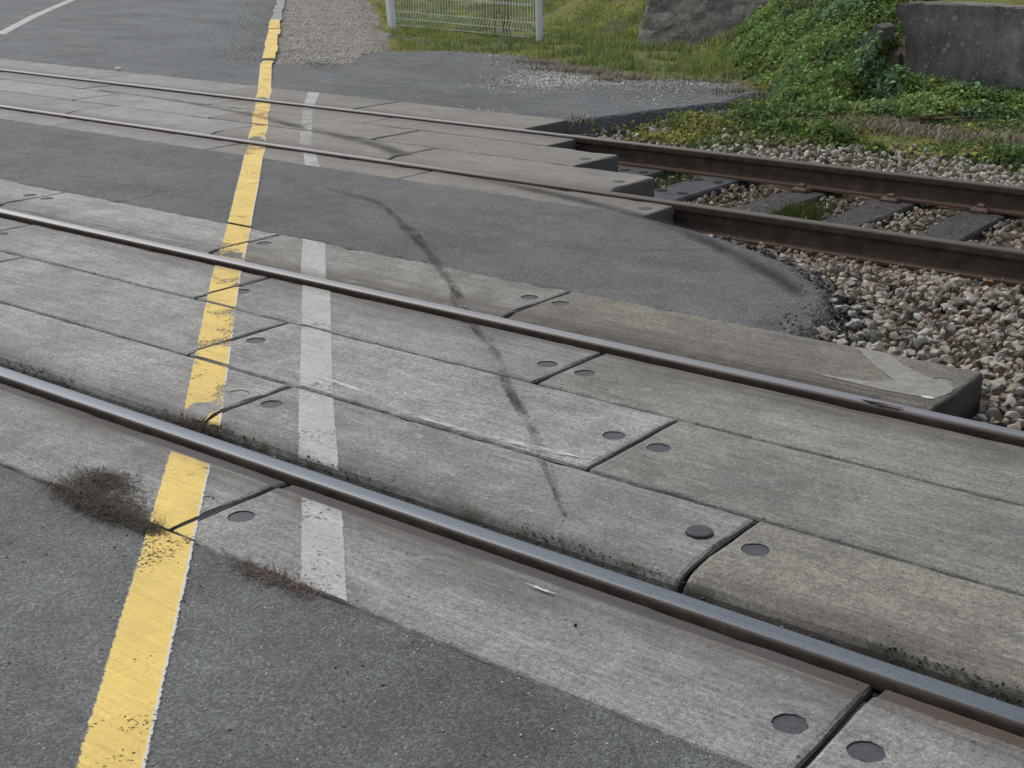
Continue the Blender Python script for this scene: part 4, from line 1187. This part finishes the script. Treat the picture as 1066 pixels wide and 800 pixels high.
# low weeds at the verge
pts = []
def apr_r(y): return interp(y, [p[1] for p in APRON_R], [p[0] for p in APRON_R])
for _ in range(46000):
    x = RNG.uniform(-6.0, -.8); y = RNG.uniform(5.62, 8.7)
    ys_ = interp(x, [-6, -5.2, -4.6, -3.8, -2, 0], [5.65, 5.75, 6.05, 6.45, 6.5, 6.5])
    den = sst(ys_ - .1, ys_ + .45, y) * (.42 + 1.3 * nz(x, y, 1.7) + .7 * nz(x, y, 5))
    if x < apr_r(y) + .04: continue
    if RNG.uniform() > den: continue
    t = nz(x, y, 2.2, 3)
    c = np.array([.18, .26, .075]) if t < .06 else np.array([.32, .33, .075])
    if RNG.uniform() < .12: c = np.array([.22, .17, .10])
    hh = max(0.01, .05 + .13 * nz(x, y, 2.4, 6)); k = RNG.uniform(0, 1)
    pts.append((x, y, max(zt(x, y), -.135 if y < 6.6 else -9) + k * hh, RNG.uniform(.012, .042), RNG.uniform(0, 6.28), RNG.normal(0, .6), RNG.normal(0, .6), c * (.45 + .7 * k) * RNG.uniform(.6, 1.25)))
for (cx, cy, sx, sy, n_) in ((-6.3, 8.95, .35, .10, 700), (-7.0, 8.85, .3, .06, 450), (-5.75, 8.75, .15, .15, 400), (-10.9, 9.6, .25, .25, 700), (-10.2, 9.85, .3, .08, 300), (-12.9, 11.5, .25, .35, 500)):
    for _ in range(n_):   # yellow-green moss cushions
        x = RNG.normal(cx, sx); y = RNG.normal(cy, sy)
        pts.append((x, y, max(zt(x, y), -.06) + RNG.uniform(0, .03), RNG.uniform(.008, .022), RNG.uniform(0, 6.28), RNG.normal(0, .5), RNG.normal(0, .5), np.array([.33, .33, .06]) * RNG.uniform(.5, 1.25)))
for (cx, cy, sx, sy, hh, n_) in ((-4.25, 6.85, .16, .12, .17, 900), (-4.6, 6.9, .2, .12, .14, 900), (-2.9, 6.75, .16, .10, .14, 700), (-3.75, 6.6, .08, .06, .10, 260), (-1.9, 6.8, .2, .12, .14, 700), (-5.0, 7.25, .2, .15, .15, 800)):
    for _ in range(n_):   # leafy clumps in front of the ivy
        a_, b_ = RNG.normal(0, 1), RNG.normal(0, 1); k = RNG.uniform(0, 1); x = cx + a_ * sx; y = cy + b_ * sy
        c = np.array([.14, .225, .07]) if RNG.uniform() < .85 else np.array([.26, .25, .07])
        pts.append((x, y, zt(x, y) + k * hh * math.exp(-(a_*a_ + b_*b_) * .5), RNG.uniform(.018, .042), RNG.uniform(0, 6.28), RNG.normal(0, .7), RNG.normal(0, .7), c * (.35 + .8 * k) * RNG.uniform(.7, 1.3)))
for _ in range(900):    # moss/weeds between the sleepers
    x = RNG.choice([-4.42, -3.87, -3.33, -2.78, -2.2], p=[.4, .25, .2, .1, .05]) + RNG.normal(0, .05); y = RNG.uniform(4.2, 5.2)
    pts.append((x, y, -.165 + RNG.uniform(-.01, .03), RNG.uniform(.008, .022), RNG.uniform(0, 6.28), RNG.normal(0, .5), RNG.normal(0, .5), np.array([.07, .085, .02]) * RNG.uniform(.5, 1.3)))
for _ in range(2600):   # moss along the nearest flangeway
    x = RNG.uniform(-5, .4)
    if nz(x, 0, 2.1) < .0: continue
    y = RNG.uniform(.085, .140)
    pts.append((x, y, -.058 + max(0, (y - .1)) * .7 + RNG.uniform(0, .006), RNG.uniform(.003, .009), RNG.uniform(0, 6.28), RNG.normal(0, .5), RNG.normal(0, .5), np.array([.035, .042, .014]) * RNG.uniform(.5, 1.4)))
tag(leaves('weeds', pts, M_leaf), kind='stuff')

# grass: around the fence, before the rubble wall, on the verge
pts = []
def gc(x, y):
    t = nz(x, y, .9)
    c = np.array([.26, .34, .085]) if t > -.1 else np.array([.17, .27, .080])
    if RNG.uniform() < .12: c = np.array([.36, .31, .17])
    if nz(x, y, 2.8, 7) < -.05: c = c * np.array([.8, .8, .9])
    return c * RNG.uniform(.65, 1.3)
n = 0
while n < 42000:
    x = RNG.uniform(-20, -5.6); y = RNG.uniform(8.8, 19)
    xr = interp(y, [7.4, 7.9, 9.2, 11.93, 15.75, 45], [-9.9, -9.95, -10.55, -13.3, -17.1, -47]) + .1
    if x < xr or y < apr_top(x) + .03 + .15 * nz(x, y, 3): continue
    if x > -9 and y > ivy_front(x) + .3: continue
    if not in_view((x, y, zt(x, y) + .1), 60): continue
    tall = .55
    if x > -10.2 and y > 9.3: tall = .95
    if y < apr_top(x) + .25: tall = .5
    if nz(x, y, 1.5, 2) < -.22 and tall < 1.2: continue
    tuft = nz(x, y, 2.8, 7)
    if tuft < -.12 and RNG.uniform() < .7: continue
    h = RNG.uniform(.04, .15) * tall * (1 + .5 * nz(x, y, 1.1)) * (1 + 1.1 * tuft)
    pts.append((x, y, zt(x, y) - .005, h, RNG.uniform(.006, .013), abs(RNG.normal(.5, .35)), RNG.uniform(0, 6.28), gc(x, y))); n += 1
for _ in range(7000):
    x = RNG.uniform(-5.8, -1); y = RNG.uniform(6.1, 8.8)
    if x < interp(y, [p[1] for p in APRON_R], [p[0] for p in APRON_R]) + .05 or nz(x, y, 1.7, 4) < -.05: continue
    pts.append((x, y, zt(x, y) - .005, RNG.uniform(.03, .10), RNG.uniform(.004, .008), abs(RNG.normal(.6, .4)), RNG.uniform(0, 6.28), gc(x, y)))
for _ in range(2600):   # blades coming up through the ivy
    x = RNG.uniform(-8.2, -1.5); y = RNG.uniform(7.2, 11.5)
    if y < ivy_front(x) - .1 or (x > -4.72 and y > 9.2) or nz(x, y, 2.0, 15) < .08: continue
    pts.append((x, y, zt(x, y) + .05, RNG.uniform(.12, .30), RNG.uniform(.005, .010), abs(RNG.normal(.7, .4)), RNG.uniform(0, 6.28), gc(x, y)))
for _ in range(1300):   # the tuft between two sleepers and thin grass beside the slab ends
    if RNG.uniform() < .75: x = RNG.normal(-3.33, .065); y = RNG.normal(4.55, .15)
    else: x = RNG.normal(-4.42, .06); y = RNG.uniform(4.45, 5.1)
    pts.append((x, y, -.172, RNG.uniform(.04, .09), RNG.uniform(.003, .006), abs(RNG.normal(.5, .3)), RNG.uniform(0, 6.28), np.array([.07, .095, .02]) * RNG.uniform(.6, 1.3)))
tag(blades('grass', pts, M_blade), kind='stuff')

# straw-coloured dead grass at the apron edge
pts = []
for (cx, cy, sx, sy, k) in ((-7.7, 8.75, .42, .13, 1500), (-7.05, 8.60, .22, .08, 500), (-6.45, 8.95, .35, .1, 700), (-5.75, 8.35, .18, .22, 600), (-7.15, 8.32, .12, .05, 260), (-4.3, 7.3, .4, .2, 500), (-3.3, 7.4, .5, .25, 500), (-8.5, 9.15, .3, .10, 700), (-4.1, 7.45, .35, .2, 1300), (-3.2, 7.5, .45, .25, 1700), (-2.4, 7.5, .5, .25, 1200), (-5.9, 6.1, .08, .1, 100)):
    for _ in range(k):
        x = RNG.normal(cx, sx * .7); y = RNG.normal(cy, sy * .7); z = max(zt(x, y), -.045 if x < -5.75 and y < apr_top(max(x, -10.9)) else -9)
        pts.append((x, y, z, RNG.uniform(.04, .11), RNG.uniform(.003, .007), abs(RNG.normal(1.0, .35)), RNG.uniform(0, 6.28), np.array([.48, .415, .32]) * RNG.uniform(.45, 1.1)))
tag(blades('dead_grass', pts, M_dry), kind='stuff')

# three matted clumps of dead weed
def weed(pts_c, n, hmin, hmax, label, dark=1.0, green=0.0):
    pts = []
    P = np.array(pts_c)
    for _ in range(n):
        c = P[RNG.integers(len(P))]; x = RNG.normal(c[0], c[3]); y = RNG.normal(c[1], c[4])
        col = np.array([.105, .082, .068]) * RNG.uniform(.45, 1.6) * dark
        if RNG.uniform() < .14: col = np.array([.16, .135, .10]) * RNG.uniform(.5, 1.1)
        if RNG.uniform() < green: col = np.array([.05, .055, .025])
        pts.append((x, y, c[2], RNG.uniform(hmin, hmax), RNG.uniform(.0012, .0024), abs(RNG.normal(1.42, .16)), RNG.uniform(0, 6.28), col))
    o = blades('dead_weed', pts, M_dry, .9, .9); ctr = Vector((P[:, 0].mean(), P[:, 1].mean(), P[:, 2].mean()))
    o.data.transform(Matrix.Translation(-ctr)); o.location = ctr
    return tag(o, label, 'weed', 'clumps of dead weed on the crossing')
weed([(-3.04, -.40, -.016, .05, .035), (-2.98, -.395, -.016, .06, .04), (-2.90, -.40, -.016, .05, .035), (-2.83, -.415, -.016, .05, .03), (-2.76, -.43, -.017, .04, .022), (-2.96, -.44, -.016, .06, .02), (-2.85, -.455, -.016, .05, .016), (-2.90, -.47, -.0165, .06, .02), (-2.80, -.48, -.0165, .05, .018), (-2.98, -.36, -.012, .05, .03), (-2.69, -.455, -.018, .035, .015), (-2.64, -.47, -.018, .02, .012)], 12500, .010, .038, 'large brown mat of dead weed at the slab edge left of the yellow line', green=.06)
weed([(-2.25, -.455, -.016, .06, .016), (-2.17, -.46, -.016, .06, .024), (-2.24, -.48, -.0165, .04, .016), (-2.11, -.468, -.017, .035, .014)], 850, .010, .038, 'small wispy dead weed below the white stripe at the asphalt edge', 1.5)
weed([(-3.18, .115, -.03, .04, .018), (-3.10, .12, -.03, .05, .02), (-3.28, .10, -.035, .06, .012)], 900, .012, .035, 'dark dead weed tuft beside the nearest rail on the yellow line', .7, .1)

# ------------------------------------------------------------------ fence
fr = empty('mesh_fence', (-11.7, 11.78, -.1)); tag(fr, 'white welded wire mesh fence panel between two leaning posts in the grass', 'fence')
A = Vector((-13.04, 11.88, -.12)); B = Vector((-10.42, 11.66, -.15)); FO = Vector(fr.location)
dirf = (B - A).normalized(); back = Vector((-dirf.y, dirf.x, 0))
def post(p, lean, r):
    V = []; F = []; tip = p + Vector((lean, 0, 1.35)); tube(V, F, [p - FO - Vector((0, 0, .1)), p - FO + (tip - p) * .5, tip - FO], r, 14)
    o = mesh('fence_post', V, F, M_fence, fr, smooth=False)
    V = []; F = []; tube(V, F, [tip - FO, tip - FO + Vector((0, 0, .03))], r + .006, 14); mesh('post_cap', V, F, M_fence, o)
    return o
post(A, -.16, .045); post(B + Vector((.03, 0, 0)), -.05, .045)
post(A + Vector((-.12, .05, 0)), -.16, .022)
V = []; F = []
p0 = A + dirf * .09; L = (B - A).length - .17; nw = int(L / .05)
def prof_at(z):  # V fold near the bottom and near the top
    if z < .18: return .045 * (1 - abs(z - .09) / .09)
    return .045 * max(0, 1 - abs(z - 1.05) / .09)
for i in range(nw + 1):
    b = p0 + dirf * (L * i / nw) - FO; pts_ = []
    for z in (.10, .19, .28, .7, 1.0, 1.09, 1.18, 1.25):
        pts_.append(b + Vector((0, 0, z)) - back * (.045 if abs(z - .19) < .01 or abs(z - 1.09) < .01 else 0))
    tube(V, F, pts_, .0034, 5)
for z, bk in ((.10, 0), (.19, .045), (.28, 0), (.48, 0), (.50, 0), (.7, 0), (.9, 0), (1.0, 0), (1.09, .045), (1.18, 0)):
    tube(V, F, [p0 - FO + Vector((0, 0, z)) - back * (bk + .005), p0 - FO + dirf * L + Vector((0, 0, z)) - back * (bk + .005)], .0038, 5)
mesh('mesh_panel', V, F, M_fence, fr)

# ------------------------------------------------------------------ walls
def slabwall(name, outline, y0, y1, mat, label, cat, rough=.01, fs=9):
    """front-face outline in (x,z), extruded back from y0 to y1, gridded for unevenness"""
    V = []; F = []; P = []
    for i in range(len(outline)):
        a = Vector(outline[i]); b = Vector(outline[(i+1) % len(outline)]); n = max(1, int((b - a).length / .06))
        for t in range(n):
            q = a.lerp(b, t / n); P.append((q.x + rough * nz(q.x, q.y, fs) + rough * .5 * nz(q.x, q.y, fs * 3), q.y + rough * nz(q.y, q.x, fs, 3) + rough * .5 * nz(q.y, q.x, fs * 3, 3)))
    n = len(P); ins = []
    cx = sum(p[0] for p in P) / n; cz = sum(p[1] for p in P) / n
    V = [(x, y0 + .012, z) for x, z in P] + [(x + (cx - x) * .012, y0, z + (cz - z) * .02) for x, z in P] + [(x, y1, z) for x, z in P]
    for i in range(n):
        j = (i + 1) % n; F += [(i, j, n + j, n + i), (2*n + i, 2*n + j, j, i)]
    F.append(tuple(n + i for i in range(n))); F.append(tuple(2*n + i for i in range(n))[::-1])
    o = mesh(name, V, F, mat); c = Vector((cx, (y0 + y1) / 2, min(p[1] for p in P))); o.data.transform(Matrix.Translation(-c)); o.location = c
    return tag(o, label, cat)
slabwall('retaining_wall', [(-4.80, .70), (-4.70, .715), (14, .715), (14, -.4), (-4.62, -.4), (-4.63, .20), (-4.68, .36), (-4.70, .5), (-4.78, .60)], 9.22, 9.50, M_wall,
         'dark stained concrete retaining wall with white lichen spots above the ivy', 'wall', .012)
slabwall('broken_concrete', [(-4.84, .54), (-4.77, .52), (-4.79, .42), (-4.86, .28), (-4.98, .16), (-5.08, .17), (-4.98, .34)], 8.93, 9.22, M_lump,
         'broken pale lump of concrete leaning at the left end of the retaining wall', 'concrete lump', .02, 12)
def rubble():
    V = []; F = []; X = axis([(-9.3, -6.6, .05)]); Z = axis([(-.2, 1.3, .05)])
    for x in X:
        for z in Z:
            d = .03 * nz(x, z, 2.0) + .014 * nz(x, z, 8) + .010 * abs(nz(x, z, 16))
            y = 11.95 + .45 * z + d + .25 * sst(-9.12, -9.3, x); V.append((x, y, z))
    m = len(Z)
    for i in range(len(X) - 1):
        for k in range(m - 1): F.append((i*m+k, (i+1)*m+k, (i+1)*m+k+1, i*m+k+1))
    b = len(V)  # back
    V += [(-9.3, 13.2, -.2), (-6.6, 13.2, -.2), (-6.6, 13.2, 1.3), (-9.3, 13.2, 1.3)]
    F += [(b, b+3, b+2, b+1)]
    F += [tuple([i*m + m-1 for i in range(len(X))] + [b+2, b+3]), tuple([k for k in range(m)] + [b+3, b])[::-1], tuple([(len(X)-1)*m + k for k in range(m)] + [b+2, b+1])]
    return mesh('rubble_wall', V, F, M_rubble)
o = rubble(); tag(o, 'rough grey-brown rubble wall rising behind the grass, half hidden by ivy', 'wall')

# ------------------------------------------------------------------ small things
def debris(name, loc, s, mat, label, cat, rk=2):
    me = ROCKS[rk].copy(); me.materials.clear(); me.materials.append(mat); o = bpy.data.objects.new(name, me); link(o)
    o.location = loc; o.scale = s; return tag(o, label, cat)
debris('white_scrap', (-11.27, 5.96, .012), (.045, .03, .03), M_palewhite, 'small white scrap lying on the far slab edge, top left', 'litter')
debris('dark_pebble', (-1.50, -.23, SLABZ + .004), (.005, .004, .006), M_dark, 'tiny dark pebble on the front slab right of the white stripe', 'pebble', 6)
V, F = blob(.018, 0, 5, n=40, amp=1.0); o = mesh('white_mark', [(a * 2.0, b * .3, 0) for a, b, c in V], F, M_palewhite, loc=(-1.66, -.14, SLABZ + .0045)); tag(o, 'small white paint fleck on the front slab near the nearest rail', 'paint fleck')
V = []; F = []; tube(V, F, [(-.13, -.08, 0), (0, .0, .05), (.12, .10, .10)], .011, 7, .006)
o = mesh('twig', V, F, M_twig, loc=(-4.78, 7.02, -.10)); tag(o, 'pale broken twig lying at the foot of the ivy', 'twig')
V = []; F = []
for k in range(7):
    a = random.uniform(-.3, .3); tube(V, F, [(random.uniform(-.3, .1), random.uniform(-.15, .15), random.uniform(0, .03)), (random.uniform(.2, .6), random.uniform(-.1, .2), random.uniform(.03, .10))], .008, 6, .004)
o = mesh('branch_pile', V, F, M_twig, loc=(-4.0, 7.75, -.07)); tag(o, 'small heap of dead brown branches before the ivy under the wall', 'branches')
# dead stalks standing behind the mesh panel
V = []; F = []
for k in range(9):
    x = random.uniform(-.22, .22); tube(V, F, [(x, 0, -.05), (x + random.uniform(-.06, .06), .02, .25), (x + random.uniform(-.2, .2), .05, .62)], .006, 5, .003)
o = mesh('dead_stalk', V, F, M_twig, loc=(-11.25, 11.95, -.1)); tag(o, 'bare dark stalks growing through the white fence panel', 'plant')

# ------------------------------------------------------------------ light
w = bpy.data.worlds.new('World'); SC.world = w; w.use_nodes = True
nt = w.node_tree; nt.nodes.clear()
sky = nt.nodes.new('ShaderNodeTexSky'); sky.sky_type = 'NISHITA'; sky.sun_disc = False
AZ = math.atan2(-.93, .20); EL = R(48)
sky.sun_elevation = EL; sky.sun_rotation = AZ; sky.dust_density = 3.0; sky.ozone_density = 1.0; sky.air_density = 1.0
hs = nt.nodes.new('ShaderNodeHueSaturation'); hs.inputs['Saturation'].default_value = .5
bg = nt.nodes.new('ShaderNodeBackground'); bg.inputs['Strength'].default_value = .132
wo = nt.nodes.new('ShaderNodeOutputWorld')
nt.links.new(sky.outputs[0], hs.inputs['Color']); nt.links.new(hs.outputs[0], bg.inputs[0]); nt.links.new(bg.outputs[0], wo.inputs[0])
sun = bpy.data.lights.new('sun', 'SUN'); sun.energy = 1.45; sun.angle = R(18); sun.color = (1, .985, .955)
so = bpy.data.objects.new('sun', sun); link(so)
sd = Vector((math.sin(AZ) * math.cos(EL), math.cos(AZ) * math.cos(EL), math.sin(EL)))
so.rotation_euler = sd.to_track_quat('Z', 'Y').to_euler(); so.location = sd * 50
SC.view_settings.view_transform = 'Standard'; SC.view_settings.look = 'None'; SC.view_settings.exposure = 0; SC.view_settings.gamma = 1
SC.cycles.transparent_max_bounces = 12
